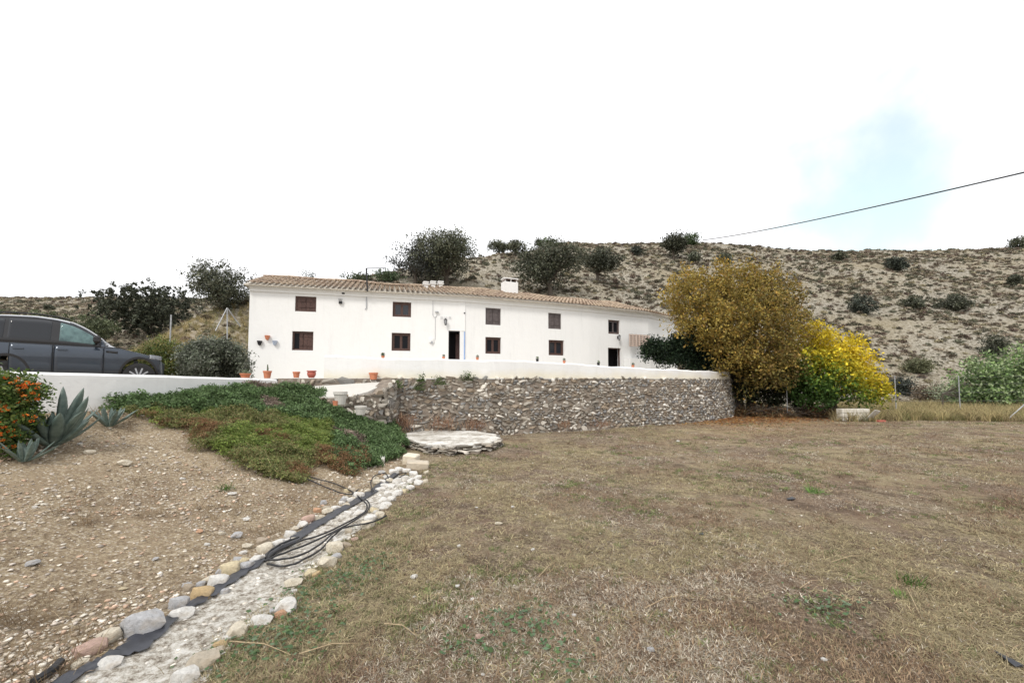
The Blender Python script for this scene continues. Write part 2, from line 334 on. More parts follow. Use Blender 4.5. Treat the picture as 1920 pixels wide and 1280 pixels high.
def mat_ground():
    m, n, b = newmat('dry_ground')
    pos = n.nodes.new('ShaderNodeNewGeometry').outputs['Position']
    nf = lambda s, d=6, r_=.65: noise_node(n, s, d, r_, vec=pos)
    field = ramp(n, nf(30, 5, .85), [(.38, (.035, .026, .02)), (.46, (.14, .105, .078)), (.55, (.31, .245, .18)), (.66, (.58, .5, .39))])
    field = mixc(n, ramp(n, nf(.55, 4), [(.42, (0,) * 3), (.6, (.55,) * 3)]), field, mixc(n, nf(40, 3), (.3, .25, .13), (.48, .42, .26)))
    field = mixc(n, ramp(n, nf(1.3, 4), [(.52, (0,) * 3), (.66, (.65,) * 3)]), field, (.17, .115, .085))
    field = mixc(n, ramp(n, nf(.9, 5, .7), [(.62, (0,) * 3), (.72, (.5,) * 3)]), field, (.42, .38, .3))
    soil = ramp(n, nf(22, 6, .85), [(.33, (.09, .062, .04)), (.45, (.25, .19, .125)), (.56, (.43, .35, .24)), (.66, (.7, .63, .5))])
    soil = mixc(n, ramp(n, nf(1.4, 6, .7), [(.5, (0,) * 3), (.62, (.6,) * 3)]), soil, mixc(n, nf(30, 4, .8), (.1, .07, .045), (.3, .22, .15)))
    soil = mixc(n, ramp(n, nf(.8, 4), [(.45, (0,) * 3), (.68, (.5,) * 3)]), soil, (.46, .36, .24))
    vo = n.nodes.new('ShaderNodeTexVoronoi'); vo.inputs['Scale'].default_value = 33; n.links.new(pos, vo.inputs['Vector'])
    sv = n.nodes.new('ShaderNodeSeparateColor'); n.links.new(vo.outputs['Color'], sv.inputs[0]); vor = sv.outputs[0]
    soil = mixc(n, ramp(n, vo.outputs['Distance'], [(.18, (.9,) * 3), (.42, (0,) * 3)]), soil, ramp(n, vor, [(0, (.16, .12, .09)), (.35, (.36, .29, .22)), (.7, (.55, .48, .39)), (1, (.78, .73, .65))]))
    field = mixc(n, ramp(n, nf(.8, 5, .7), [(.5, (0,) * 3), (.62, (.5,) * 3)]), field, mixc(n, nf(35, 3), (.15, .1, .07), (.34, .25, .18)))
    field = mixc(n, ramp(n, nf(1.7, 5, .7), [(.5, (0,) * 3), (.64, (.7,) * 3)]), field, (.09, .065, .05))
    c = mixc(n, attr(n, 'soil', 'Fac'), field, soil)
    lit = mixc(n, nf(30, 3, .8), (.26, .14, .07), (.42, .28, .15)); c = mixc(n, mixc(n, 1, attr(n, 'litter', 'Fac'), ramp(n, nf(6, 5), [(.3, (.2,) * 3), (.6, (1,) * 3)]), 'MULTIPLY'), c, lit)
    hill = ramp(n, nf(3.4, 9, .85), [(.4, (.07, .06, .045)), (.46, (.17, .15, .115)), (.52, (.3, .275, .225)), (.58, (.43, .4, .345)), (.7, (.58, .555, .5))])
    hill = mixc(n, ramp(n, nf(.09, 5, .6), [(.4, (0,) * 3), (.65, (.6,) * 3)]), hill, mixc(n, nf(3, 5), (.16, .13, .08), (.33, .28, .18)))
    c = mixc(n, attr(n, 'hill', 'Fac'), c, hill)
    n.links.new(c, b.inputs['Base Color']); b.inputs['Roughness'].default_value = 1; b.inputs['Specular IOR Level'].default_value = .05
    bump(n, b, nf(18, 7, .8), .9, .05)
    return m
M['ground'] = mat_ground()
NEAR = (-16, 28, -3, 26)
g = link('ground', grid_mesh('ground', np.arange(-16, 28.01, .11), np.arange(-3, 26.01, .11)), M['ground']); tag(g, kind='structure')
def span(a, b, c, d, s1, s2):
    l = [a]
    while l[-1] < d: l.append(l[-1] + (s1 if b <= l[-1] < c else s2))
    return np.array(l)
xs = np.concatenate([np.arange(-600, -200, 40.), np.arange(-200, -120, 8.), np.arange(-120, 170, .9), np.arange(170, 260, 8.), np.arange(260, 700, 40.)])
xs = np.unique(np.concatenate([xs, [-16, 28]])); ys = np.unique(np.concatenate([np.arange(-400, -40, 40.), np.arange(-40, -3, 6.), [-3.], np.arange(-3, 26, 2.), np.arange(26, 125, .8), np.arange(125, 200, 3.), np.arange(200, 700, 50.)]))
hl = link('hillside', grid_mesh('hillside', xs, ys, NEAR), M['ground']); tag(hl, kind='structure')
# ------------------------------------------------------------------ leaves and plants
def rand_unit(n):
    v = rng.normal(size=(n, 3)); return v / np.linalg.norm(v, axis=1, keepdims=True)
def leaf_quads(C, size, cols, upbias=.4, aspect=.55, dirs=None):
    """pointed leaves: one folded diamond each"""
    n = len(C); a = rand_unit(n) if dirs is None else dirs; nr = rand_unit(n); nr[:, 2] = np.abs(nr[:, 2]) + upbias
    b = np.cross(a, nr); b /= np.linalg.norm(b, axis=1, keepdims=True) + 1e-9
    s = (size * (.6 + .8 * rng.random(n)))[:, None] if np.isscalar(size) else size[:, None]
    V = np.stack([C - a * s * .5, C + b * s * aspect * .5, C + a * s * .5, C - b * s * aspect * .5], 1).reshape(-1, 3)
    Fc = np.arange(4 * n).reshape(n, 4)
    return V, Fc, np.repeat(cols, 4, 0)
def pick_cols(n, pal, jit=.15):
    pal = np.array(pal); c = pal[rng.integers(0, len(pal), n)]; return np.clip(c * (1 + jit * rng.normal(size=(n, 1))), .002, 1)
def crown_points(lobes, n, clump=.22, per=26, fill=.35):
    lobes = np.array(lobes, float); wgt = lobes[:, 3] * lobes[:, 4]; wgt /= wgt.sum(); nc = max(1, n // per)
    li = rng.choice(len(lobes), nc, p=wgt); d = rand_unit(nc); rr = np.where(rng.random(nc) < fill, rng.random(nc) ** .5 * .85, .82 + .25 * rng.random(nc))
    rad = lobes[li][:, [3, 3, 4]]; cc = lobes[li, :3] + d * rad * rr[:, None]
    P = np.repeat(cc, per, 0) + np.clip(rng.normal(size=(nc * per, 3)), -1.5, 1.5) * clump * np.repeat(.6 + .8 * rng.random(nc), per)[:, None]
    tone = np.repeat(.6 + .8 * rng.random(nc), per)
    return P, tone
def lobe_set(w, h, z0, n, seed, flat=1, lr=1):
    r_ = random.Random(seed); out = []
    for i in range(n):
        a = r_.random() * 6.283; q = r_.random() ** .5 * .62
        zz = r_.random(); k = 1 - .45 * abs(zz - .45) * 2
        rad = w * (.2 + .12 * r_.random()) * lr; q = q * (1.25 if lr < 1 else 1); out.append((math.cos(a) * q * w / 2 * k * 1.25, math.sin(a) * q * w / 2 * k * 1.25 * flat, z0 + (h - z0) * (.2 + .62 * zz), rad, rad * .8 * min(1, (h - z0) / w * 1.3)))
    return out
OAK = [(.085, .095, .06), (.06, .07, .048), (.115, .12, .08), (.14, .145, .11)]
def plant(name, label, cat, loc, w, h, pal, nleaf, leaf, group=None, z0=0, nl=9, seed=1, trunk=0, clump=.2, mat='leaf_far', lobes=None, colfn=None, rz=0, flat=1, per=26, lean=0, trunks=1, kind=None, part='crown', upbias=.4, lr=1):
    root = empty(name, loc, rz); tag(root, label, cat, group, kind)
    lobes = lobes or lobe_set(w, h, z0, nl, seed, flat, lr)
    P, tone = crown_points(lobes, nleaf, clump, per); P[:, 2] = np.maximum(P[:, 2], .03)
    cols = pick_cols(len(P), pal) * tone[:, None] if colfn is None else colfn(P) * tone[:, None]
    V, Fc, C = leaf_quads(P, leaf, cols, upbias)
    link(part, np_mesh(part, V, Fc, C), M[mat], root)
    if trunk:
        r_ = random.Random(seed + 5)
        for t in range(trunks):
            mb = MB(); bx = (t - (trunks - 1) / 2) * trunk * 3
            fork = Vector((bx * 1.5 + lean, 0, max(z0, h * .25)))
            mb.tube([(bx, 0, -.2), (bx + lean * .4 + trunk * .3, 0, fork.z * .5), fork], [trunk * 1.25, trunk, trunk * .8], 8)
            for lb in lobes:
                c = Vector(lb[:3]); m_ = fork.lerp(c, .5) + Vector((r_.uniform(-.2, .2), r_.uniform(-.2, .2), r_.uniform(0, .25))) * w * .15
                mb.tube([fork - Vector((0, 0, trunk)), m_, c], [trunk * .55, trunk * .3, trunk * .1], 5)
            mb.obj('trunk', M['bark'], root)
    return root
def instancer(name, P, rot, scl, idx, srcs):
    me = bpy.data.meshes.new(name); me.vertices.add(len(P)); me.vertices.foreach_set('co', np.asarray(P, np.float32).ravel())
    a = me.attributes.new('rot', 'FLOAT_VECTOR', 'POINT'); a.data.foreach_set('vector', np.asarray(rot, np.float32).ravel())
    a = me.attributes.new('scl', 'FLOAT', 'POINT'); a.data.foreach_set('value', np.asarray(scl, np.float32))
    a = me.attributes.new('idx', 'INT', 'POINT'); a.data.foreach_set('value', np.asarray(idx, np.int32))
    ng = bpy.data.node_groups.new(name, 'GeometryNodeTree')
    ng.interface.new_socket('Geometry', in_out='INPUT', socket_type='NodeSocketGeometry'); ng.interface.new_socket('Geometry', in_out='OUTPUT', socket_type='NodeSocketGeometry')
    gi = ng.nodes.new('NodeGroupInput'); go = ng.nodes.new('NodeGroupOutput'); jn = ng.nodes.new('GeometryNodeJoinGeometry')
    for s_ in reversed(srcs):
        oi = ng.nodes.new('GeometryNodeObjectInfo'); oi.inputs['Object'].default_value = s_; oi.inputs['As Instance'].default_value = True
        ng.links.new(oi.outputs['Geometry'], jn.inputs[0])
    ip = ng.nodes.new('GeometryNodeInstanceOnPoints'); ip.inputs['Pick Instance'].default_value = True
    def na(nm, ty):
        q = ng.nodes.new('GeometryNodeInputNamedAttribute'); q.data_type = ty; q.inputs['Name'].default_value = nm
        return [o for o in q.outputs if o.enabled and o.name == 'Attribute'][0]
    e = ng.nodes.new('FunctionNodeEulerToRotation'); ng.links.new(na('rot', 'FLOAT_VECTOR'), e.inputs[0])
    ng.links.new(gi.outputs[0], ip.inputs['Points']); ng.links.new(jn.outputs[0], ip.inputs['Instance'])
    ng.links.new(na('idx', 'INT'), ip.inputs['Instance Index']); ng.links.new(e.outputs[0], ip.inputs['Rotation']); ng.links.new(na('scl', 'FLOAT'), ip.inputs['Scale'])
    ng.links.new(ip.outputs[0], go.inputs[0])
    o = link(name, me); md = o.modifiers.new('scatter', 'NODES'); md.node_group = ng
    return o
def src(name, V, Fc, C, mat): 
    me = np_mesh(name, V, Fc, C); me.materials.append(mat); return bpy.data.objects.new(name, me)
def tuft_src(name, n, h, spread, pal, lie=.5, width=.004):
    V = []; Fc = []; C = []
    for i in range(n):
        a = rng.random() * 6.283; b = rng.random() * 6.283; p = np.array([math.cos(a), math.sin(a), 0]) * rng.random() * spread
        hh = h * (.5 + .8 * rng.random()); el = math.acos(rng.random()) * lie * 1.3
        d = np.array([math.cos(b) * math.sin(el), math.sin(b) * math.sin(el), math.cos(el)]); sd_ = np.cross(d, [0.3, 0.2, .9]); sd_ /= np.linalg.norm(sd_) + 1e-6
        m_ = p + d * hh * .55; e = p + d * hh + np.array([math.cos(b), math.sin(b), -.5]) * hh * .3 * rng.random(); e[2] = max(e[2], .004)
        k = len(V); V += [p - sd_ * width, p + sd_ * width, m_ + sd_ * width * .8, m_ - sd_ * width * .8, e]; Fc += [(k, k + 1, k + 2), (k, k + 2, k + 3), (k + 3, k + 2, k + 4)]
        c = pal[rng.integers(len(pal))]; C += [np.array(c) * (.7 + .6 * rng.random())] * 5
    return src(name, V, Fc, C, M['straw'])
def clump_src(name, n, r_, pal, leaf, flat=.6, mat='mat_leaf', aspect=.55):
    P = rand_unit(n) * (rng.random((n, 1)) ** .4) * r_; P[:, 2] = np.abs(P[:, 2]) * flat + .005
    cols = pick_cols(n, pal); V, Fc, C = leaf_quads(P, leaf, cols, aspect=aspect); return src(name, V, Fc, C, M[mat])
# ------------------------------------------------------------------ rocks
def rock_mesh(name, seed, n=14, flat=.7, smooth=False, mat=None, jag=.12):
    r_ = random.Random(seed); bm = bmesh.new()
    for i in range(n):
        v = Vector((r_.gauss(0, 1), r_.gauss(0, 1), r_.gauss(0, 1))).normalized() * (1 + r_.uniform(-jag, jag)); v = Vector((math.copysign(abs(v.x) ** .8, v.x), math.copysign(abs(v.y) ** .8, v.y) * .8, math.copysign(abs(v.z) ** .8, v.z) * flat)); bm.verts.new(v)
    bmesh.ops.convex_hull(bm, input=bm.verts); bmesh.ops.delete(bm, geom=[v for v in bm.verts if not v.link_faces], context='VERTS')
    me = bpy.data.meshes.new(name); bm.to_mesh(me); bm.free()
    if smooth: me.shade_smooth()
    if mat: me.materials.append(mat)
    return me
ROCKN = [rock_mesh('stone', 100 + i, 13) for i in range(14)]
def rock_arrays(me):
    v = np.empty(len(me.vertices) * 3, np.float32); me.vertices.foreach_get('co', v); f = np.array([p.vertices[:] for p in me.polygons if len(p.vertices) == 3], np.int32); return v.reshape(-1, 3), f
ROCKA = [rock_arrays(m) for m in ROCKN]
def join_rocks(items, name):
    """items: (centre, 3x3 matrix, colour)"""
    Vs = []; Fs = []; Cs = []; b = 0
    for c, mt, col in items:
        v, f = ROCKA[random.randrange(len(ROCKA))]; Vs.append(v @ np.array(mt).T + np.array(c)); Fs.append(f + b); Cs.append(np.tile(col, (len(v), 1))); b += len(v)
    return np_mesh(name, np.concatenate(Vs), np.concatenate(Fs), np.concatenate(Cs))
STONEPAL = [(.3, .27, .23), (.2, .18, .155), (.38, .35, .3), (.22, .22, .215), (.26, .215, .165), (.4, .385, .35), (.6, .58, .54), (.25, .25, .25)]
def path_at(path, s):
    for i in range(len(path) - 1):
        a = Vector(path[i]); b = Vector(path[i + 1]); l = (b - a).length
        if s <= l or i == len(path) - 2:
            d = (b - a) / l; return a + d * min(s, l), d
        s -= l
def path_len(path): return sum((Vector(path[i + 1]) - Vector(path[i])).length for i in range(len(path) - 1))
def rubble_wall(name, label, path, ztop, zbot, avg, nparts, thick=.35, batter=.0, seed=3, cat='wall', group=None, face=None):
    """dry stone wall: earth core, the largest stones as parts, the rest joined"""
    r_ = random.Random(seed); root = empty(name, (path[0][0], path[0][1], 0)); tag(root, label, cat, group)
    inv = Matrix.Translation((-path[0][0], -path[0][1], 0))
    Lw = path_len(path); core = MB(); n = max(2, int(Lw / .5)); ring = []
    for i in range(n + 1):
        p, d = path_at(path, Lw * i / n); nr = Vector((-d.y, d.x)) * 1     # away from the viewer
        zt = ztop(p.x, p.y); zb = zbot(p.x, p.y) - .3
        a = p + nr * .015; b = p + nr * thick
        ring.append([(a.x - path[0][0] - nr.x * batter, a.y - path[0][1] - nr.y * batter, zb), (a.x - path[0][0], a.y - path[0][1], zt - .02), (b.x - path[0][0], b.y - path[0][1], zt - .02), (b.x - path[0][0], b.y - path[0][1], zb)])
    vs = [q for r4 in ring for q in r4]; fs = []
    for i in range(n):
        for k in range(3): fs.append((i * 4 + k, i * 4 + k + 1, i * 4 + 4 + k + 1, i * 4 + 4 + k))
    fs += [(0, 1, 2, 3), (n * 4 + 3, n * 4 + 2, n * 4 + 1, n * 4)]
    core.add(vs, fs); core.obj('core', M['mortar'], root)
    st = []; z = 0; s = 0
    zmax = max(ztop(*path_at(path, Lw * q / 10)[0]) - zbot(*path_at(path, Lw * q / 10)[0]) for q in range(11)) + .1
    while z < zmax:
        hrow = avg * r_.uniform(.38, .75); s = r_.uniform(-.1, .1)
        while s < Lw:
            wd = avg * r_.choice([.4, .5, .7, .8, 1, 1.2, 1.6, 1.9]) * r_.uniform(.8, 1.2); p, d = path_at(path, max(0, s + wd / 2)); zt, zb = ztop(p.x, p.y), zbot(p.x, p.y)
            zz = zb - .05 + z + r_.uniform(-.02, .02)
            if zz < zt - hrow * .3 and s + wd / 2 < Lw + .05:
                nr = Vector((-d.y, d.x)); hh = hrow * r_.uniform(.8, 1.2); tt = .06 + .05 * r_.random()
                fr = 1 - (zz - zb) / max(.1, zt - zb); q = p + nr * (.03 - batter * fr)
                ex = Vector((d.x, d.y, 0)); ey = Vector((nr.x, nr.y, 0)); ez = Vector((0, 0, 1)); ang = r_.uniform(-.5, .5)
                ex2 = ex * math.cos(ang) + ez * math.sin(ang); ez2 = ez * math.cos(ang) - ex * math.sin(ang)
                sk = r_.choice([.72, .9, 1, 1.08]); mt = Matrix((ex2 * wd * .53 * sk, ey * tt, ez2 * hh * .9 * sk * r_.uniform(.75, 1.1))).transposed()
                st.append((wd * hh / (p.length ** 2), Vector((q.x - path[0][0], q.y - path[0][1], zz + hh * .4)), mt, r_.random()))
            s += wd * .98
        z += hrow * .96
    st.sort(key=lambda t: -t[0])
    for _, c, mt, q in st[:nparts]:
        o = bpy.data.objects.new('stone', ROCKS_OBJ[random.randrange(len(ROCKS_OBJ))]); COL.objects.link(o); o.parent = root
        o.matrix_local = Matrix.Translation(c) @ mt.to_4x4()
    rest = st[nparts:]
    if rest:
        me = join_rocks([(c, mt, np.array(STONEPAL[int(q * 8) % 8]) * (.75 + .5 * ((q * 37) % 1))) for _, c, mt, q in rest], 'rubble')
        o = link('rubble', me, M['stone_col'], root); o['kind'] = 'stuff'
    return root
ROCKS_OBJ = []
for m_ in ROCKN:
    c = m_.copy(); c.materials.append(M['stone_obj']); ROCKS_OBJ.append(c)
# ------------------------------------------------------------------ terrace, retaining wall and parapet
ZT = 1.74
def wall_top(x, y): return ZT + .02 * math.sin(x * 3)
MAIN = TERR[1:]
rubble_wall('retaining_wall', 'long curved dry stone retaining wall under the white parapet', MAIN, wall_top, lambda x, y: hz(x, y - .3), .17, 300, batter=.12, seed=5)
mb = MB(); tp = [(x, y) for x, y in TPOLY]
mb.add([(x, y, ZT - .03) for x, y in tp], [tuple(range(len(tp)))]); t_ = mb.obj('terrace', mat_simple('terrace_paving', (.4, .36, .3), (.5, .46, .4), 3, .9)); tag(t_, kind='structure')
# strip of stone below the house, left of the corner
rubble_wall('low_stone_wall', 'low strip of layered brown stones behind the whitewashed ramp', [(-6.5, 11.85), (-3.6, 12.3)], lambda x, y: ZT + .0, lambda x, y: 1.38, .22, 60, seed=8)
# parapet: pixel line of its top edge, plan offset just behind the stone face
def band(path, ztop, zbot, thick, off, wv=1):
    Lw = path_len(path); n = int(Lw / .35); vs = []; fs = []
    for i in range(n + 1):
        p, d = path_at(path, Lw * i / n); _, d2 = path_at(path, min(Lw, Lw * i / n + .3)); d = (d + d2).normalized(); nr = Vector((-d.y, d.x)); wob = wv * (.012 * math.sin(i * 1.7) + .008 * math.sin(i * .6))
        a = p + nr * (off + wob); b = p + nr * (off + thick); zt = ztop(p.x, p.y) + wv * (.012 * math.sin(i * .9) + .01 * math.sin(i * 2.3)); zb = zbot(p.x, p.y)
        vs += [(a.x, a.y, zb), (a.x, a.y, zt - .04), (a.x + nr.x * .04, a.y + nr.y * .04, zt), (b.x - nr.x * .04, b.y - nr.y * .04, zt), (b.x, b.y, zt - .04), (b.x, b.y, zb)]
    for i in range(n):
        for k in range(5): fs.append((i * 6 + k, i * 6 + k + 1, i * 6 + 7 + k, i * 6 + 6 + k))
    fs += [tuple(range(6)), tuple(n * 6 + k for k in range(5, -1, -1))]
    return MB().add(vs, fs)
PAR = [(-5.35, 12.1)] + MAIN[:-1] + [(9.9 + .35, 19.95)]
def par_top(x, y):
    px = 960 + F * x / y; py = np.interp(px, [590, 700, 850, 1000, 1100, 1200, 1300, 1360], [665, 670, 673, 676.5, 683, 689.5, 694, 697])
    return at(px, py, y).z
p_ = band(PAR, par_top, lambda x, y: ZT - .01, .3, .06).obj('parapet_wall', M['parapet'], smooth=False); tag(p_, 'low whitewashed parapet wall running along the top of the stone retaining wall', 'wall')
# ------------------------------------------------------------------ house
EZ = EYE + 4.2
FP = [Vector((-11.35, 18.3)), Vector((-6.2, 19.75)), Vector((-2.55, 20.75)), Vector((1.9, 22.7)), Vector((4.35, 23.85)), Vector((8.35, 26.0)), Vector((11.2, 28.9))]
house = empty('house', (-2.55, 22.75, ZT)); tag(house, 'long two-storey whitewashed farmhouse with brown shuttered windows and clay tile roof', 'house')
HO = Vector((-2.55, 22.75, ZT))
def hl_(p): return Vector(p) - HO
def facade(px):
    d = (px - 960) / F
    for i in range(len(FP) - 1):
        a, b = FP[i], FP[i + 1]; e = b - a; den = e.x - d * e.y
        t = (d * a.y - a.x) / den
        if -.0001 <= t <= 1.0001 or (i == len(FP) - 2 and t > 1): return i, t * e.length, a + e * t
    return 0, 0, FP[0]
OPEN = [  # px rectangle, kind
    (550, 555.5, 590, 584, 'shutters'), (734.5, 566, 769.5, 594, 'glazed'), (910, 577.5, 939, 609, 'faded'), (1028.5, 587, 1053, 616.5, 'faded'), (1141.5, 600, 1163.5, 626, 'dark'),
    (546, 621, 586, 656.5, 'half'), (733.5, 624, 769, 657.5, 'casement'), (910, 632, 939.5, 663, 'casement'), (1029, 637.5, 1058, 666, 'glazed'),
    (840.5, 620, 871.5, 672, 'door'), (1140.5, 652, 1165, 690, 'door2')]
WL = ['closed dark brown shutters, upper window nearest the left corner', 'glazed upper window with brown casements reflecting sky', 'upper window with greyed half-open shutters above the second casement', 'upper window with greyed closed shutters', 'small dark upper window over the right doorway', 'lower window with one brown shutter half open', 'brown two-leaf casement between left corner and door', 'brown two-leaf casement right of the front door', 'glazed lower window furthest right']
segs = {i: [] for i in range(len(FP) - 1)}; WIN = []
for (x0, y0, x1, y1, kd) in OPEN:
    i, sm, pm = facade((x0 + x1) / 2); i0, s0, p0 = facade(x0); i1, s1, p1 = facade(x1)
    a, b = FP[i], FP[i + 1]; e = (b - a).normalized(); s0 = (p0 - a).dot(e); s1 = (p1 - a).dot(e)
    zt = at((x0 + x1) / 2, y0, pm.y).z; zb = at((x0 + x1) / 2, y1, pm.y).z
    if 'door' in kd: zb = ZT + .02
    segs[i].append((s0, s1, zb, zt)); WIN.append((i, s0, s1, zb, zt, kd))
def seg_frame(i):
    a, b = FP[i], FP[i + 1]; e = (b - a).normalized(); return a, e, Vector((-e.y, e.x)), (b - a).length
wm = MB(); TOPW = EZ - .16
for i in segs:
    a, e, nr, ln = seg_frame(i); ss = sorted({0, ln, *[v for o in segs[i] for v in o[:2]], *list(np.linspace(0, ln, 6))}); zs = sorted({ZT - .1, TOPW, *[v for o in segs[i] for v in o[2:]]})
    for s0, s1 in zip(ss, ss[1:]):
        for z0, z1 in zip(zs, zs[1:]):
            cs, cz = (s0 + s1) / 2, (z0 + z1) / 2
            if any(o[0] < cs < o[1] and o[2] < cz < o[3] for o in segs[i]): continue
            P = lambda s, z: hl_((a.x + e.x * s, a.y + e.y * s, z))
            wm.add([P(s0, z0), P(s1, z0), P(s1, z1), P(s0, z1)], [(0, 1, 2, 3)])
    for (s0, s1, z0, z1) in segs[i]:
        D = .3; P = lambda s, z, d: hl_((a.x + e.x * s + nr.x * d, a.y + e.y * s + nr.y * d, z))
        for q in (((s0, z0), (s0, z1)), ((s0, z1), (s1, z1)), ((s1, z1), (s1, z0)), ((s1, z0), (s0, z0))):
            (sa, za), (sb, zb) = q; wm.add([P(sa, za, 0), P(sb, zb, 0), P(sb, zb, D), P(sa, za, D)], [(0, 1, 2, 3)])
# back and end walls
DEP = 4.6
def vn(i):
    ns = []
    if i > 0: ns.append(seg_frame(i - 1)[2])
    if i < len(FP) - 1: ns.append(seg_frame(i)[2])
    v = sum(ns, Vector((0, 0))).normalized(); return v
BK = [FP[i] + vn(i) * DEP for i in range(len(FP))]
for i in range(len(FP) - 1):
    a, b = BK[i], BK[i + 1]; wm.add([hl_((b.x, b.y, ZT - .1)), hl_((a.x, a.y, ZT - .1)), hl_((a.x, a.y, TOPW)), hl_((b.x, b.y, TOPW))], [(0, 1, 2, 3)])
for i in (0, len(FP) - 1):
    a, b = FP[i], BK[i]; c = (a + b) / 2
    wm.add([hl_((a.x, a.y, ZT - .1)), hl_((b.x, b.y, ZT - .1)), hl_((b.x, b.y, TOPW)), hl_((c.x, c.y, TOPW + .75)), hl_((a.x, a.y, TOPW))], [(0, 1, 2, 3, 4)])
me = wm.mesh('wall'); bm = bmesh.new(); bm.from_mesh(me); bmesh.ops.remove_doubles(bm, verts=bm.verts, dist=.0005); bmesh.ops.recalc_face_normals(bm, faces=bm.faces); bm.to_mesh(me); bm.free()
link('wall', me, M['white'], house)
# cornice under the eaves
cm = MB(); OUT = .17
for (z0, z1, o_) in ((TOPW - .16, TOPW - .02, .07), (TOPW - .02, TOPW + .1, OUT)):
    vs = []; 
    for i in range(len(FP)):
        v = vn(i); p = FP[i] - v * o_; q = FP[i] + v * .2; vs += [hl_((p.x, p.y, z0)), hl_((p.x, p.y, z1)), hl_((q.x, q.y, z1)), hl_((q.x, q.y, z0))]
    fs = [(4 * i + k, 4 * i + (k + 1) % 4, 4 * i + 4 + (k + 1) % 4, 4 * i + 4 + k) for i in range(len(FP) - 1) for k in range(4)] + [(0, 1, 2, 3), tuple(4 * (len(FP) - 1) + k for k in (3, 2, 1, 0))]
    cm.add(vs, fs)
cm.obj('cornice', M['white'], house)
# roof: deck and barrel tiles
RISE = .85; OV = .3
def fpath(s):
    for i in range(len(FP) - 1):
        ln = (FP[i + 1] - FP[i]).length
        if s <= ln or i == len(FP) - 2:
            t = s / ln; return FP[i].lerp(FP[i + 1], t), (vn(i) * (1 - t) + vn(i + 1) * t).normalized()
        s -= ln
FL = sum((FP[i + 1] - FP[i]).length for i in range(len(FP) - 1))
HALF = DEP / 2 + OV; SAG = lambda s: .03 * math.sin(s * .7) + .025 * math.sin(s * 1.9)
def roofp(s, u, side=1):       # u: 0 at the eave, 1 at the ridge
    p, v = fpath(min(max(s, 0), FL)); over = s - min(max(s, 0), FL); ex = Vector((v.y, -v.x)) * over
    if side > 0: q = p - v * OV + v * HALF * u
    else: q = p + v * (DEP + OV) - v * HALF * u
    q = q + ex
    return Vector((q.x, q.y, EZ - .03 + RISE * u + SAG(s) * u))
dk = MB(); ns = 40; vs = []
for i in range(ns + 1):
    s = -.15 + (FL + .3) * i / ns
    for (u, sd_) in ((0, 1), (1, 1), (0, -1)): vs.append(hl_(roofp(s, u, sd_) - Vector((0, 0, .04))))
    for (u, sd_) in ((0, -1), (0, 1)): vs.append(hl_(roofp(s, u, sd_) - Vector((0, 0, .09))))
dk.add(vs, [(5 * i + k, 5 * i + (k + 1) % 5, 5 * i + 5 + (k + 1) % 5, 5 * i + 5 + k) for i in range(ns) for k in range(5)] + [(0, 1, 2, 3, 4), tuple(5 * ns + k for k in range(4, -1, -1))])
dk.obj('roof_deck', mat_simple('pale_mortar', (.42, .38, .32), (.58, .54, .47), 9, .95), house)
def tile_geo(ax, up, side, origin, r0, r1, ln, inv=False, seg=5):
    vs = []; 
    for (t, r_) in ((0, r0), (ln, r1)):
        for rr in (r_, r_ - .018):
            for k in range(seg + 1):
                a = math.pi * k / seg; z = math.sin(a) * rr * .8; z = -z + r_ * .8 if inv else z
                vs.append(origin + ax * t + side * math.cos(a) * rr + up * z)
    n = seg + 1; fs = []
    for k in range(seg): fs += [(k, k + 1, 2 * n + k + 1, 2 * n + k), (n + k, n + k + 1, k + 1, k)]
    return vs, fs
tiles = MB(); eave = []; PITCHX = .235; nt_ = int(FL / PITCHX)
for sd_ in (1, -1):
    rows = 8 if sd_ == 1 else 5
    for c in range(nt_ + 1):
        s = c * PITCHX + .05
        for r_ in range(rows):
            u0, u1 = r_ / rows, min(1, (r_ + 1.18) / rows); jit = random.uniform(-.012, .012)
            a = roofp(s + jit, u0, sd_); b = roofp(s + jit, u1, sd_)
            ax = (b - a); ln = ax.length; ax.normalize(); side = (roofp(s + .1, u0, sd_) - roofp(s - .1, u0, sd_)).normalized(); up = side.cross(ax); up = up if up.z > 0 else -up
            o0 = a + up * (.012 + random.uniform(0, .012)) - (ax * (.05 + random.uniform(0, .02)) if r_ == 0 else ax * 0) + up * .006
            vs, fs = tile_geo(ax, up + (-ax * 0), side, o0, .088, .07, ln)
            vs = [v + up * .018 * (1 - i // 12) for i, v in enumerate(vs)]
            if r_ == 0 and sd_ == 1: eave.append((o0, vs, fs))
            else: tiles.add([hl_(v) for v in vs], fs)
    # ridge tiles
for c in range(int(FL / .36) + 1):
    s = c * .36 - .1; a = roofp(s, 1); b = roofp(s + .4, 1); ax = (b - a); ln = ax.length; ax.normalize(); up = Vector((0, 0, 1)); side = ax.cross(up).normalized()
    vs, fs = tile_geo(ax, up, side, a + up * (.03 + random.uniform(0, .015)), .115, .1, ln); tiles.add([hl_(v) for v in vs], fs)
t_ = tiles.obj('roof_tiles', M['tile'], house); t_['kind'] = 'stuff'
for o0, vs, fs in eave:
    m2 = MB(); m2.add([v - o0 for v in vs], fs); o = m2.obj('tile', M['tile'], house); o.location = hl_(o0)
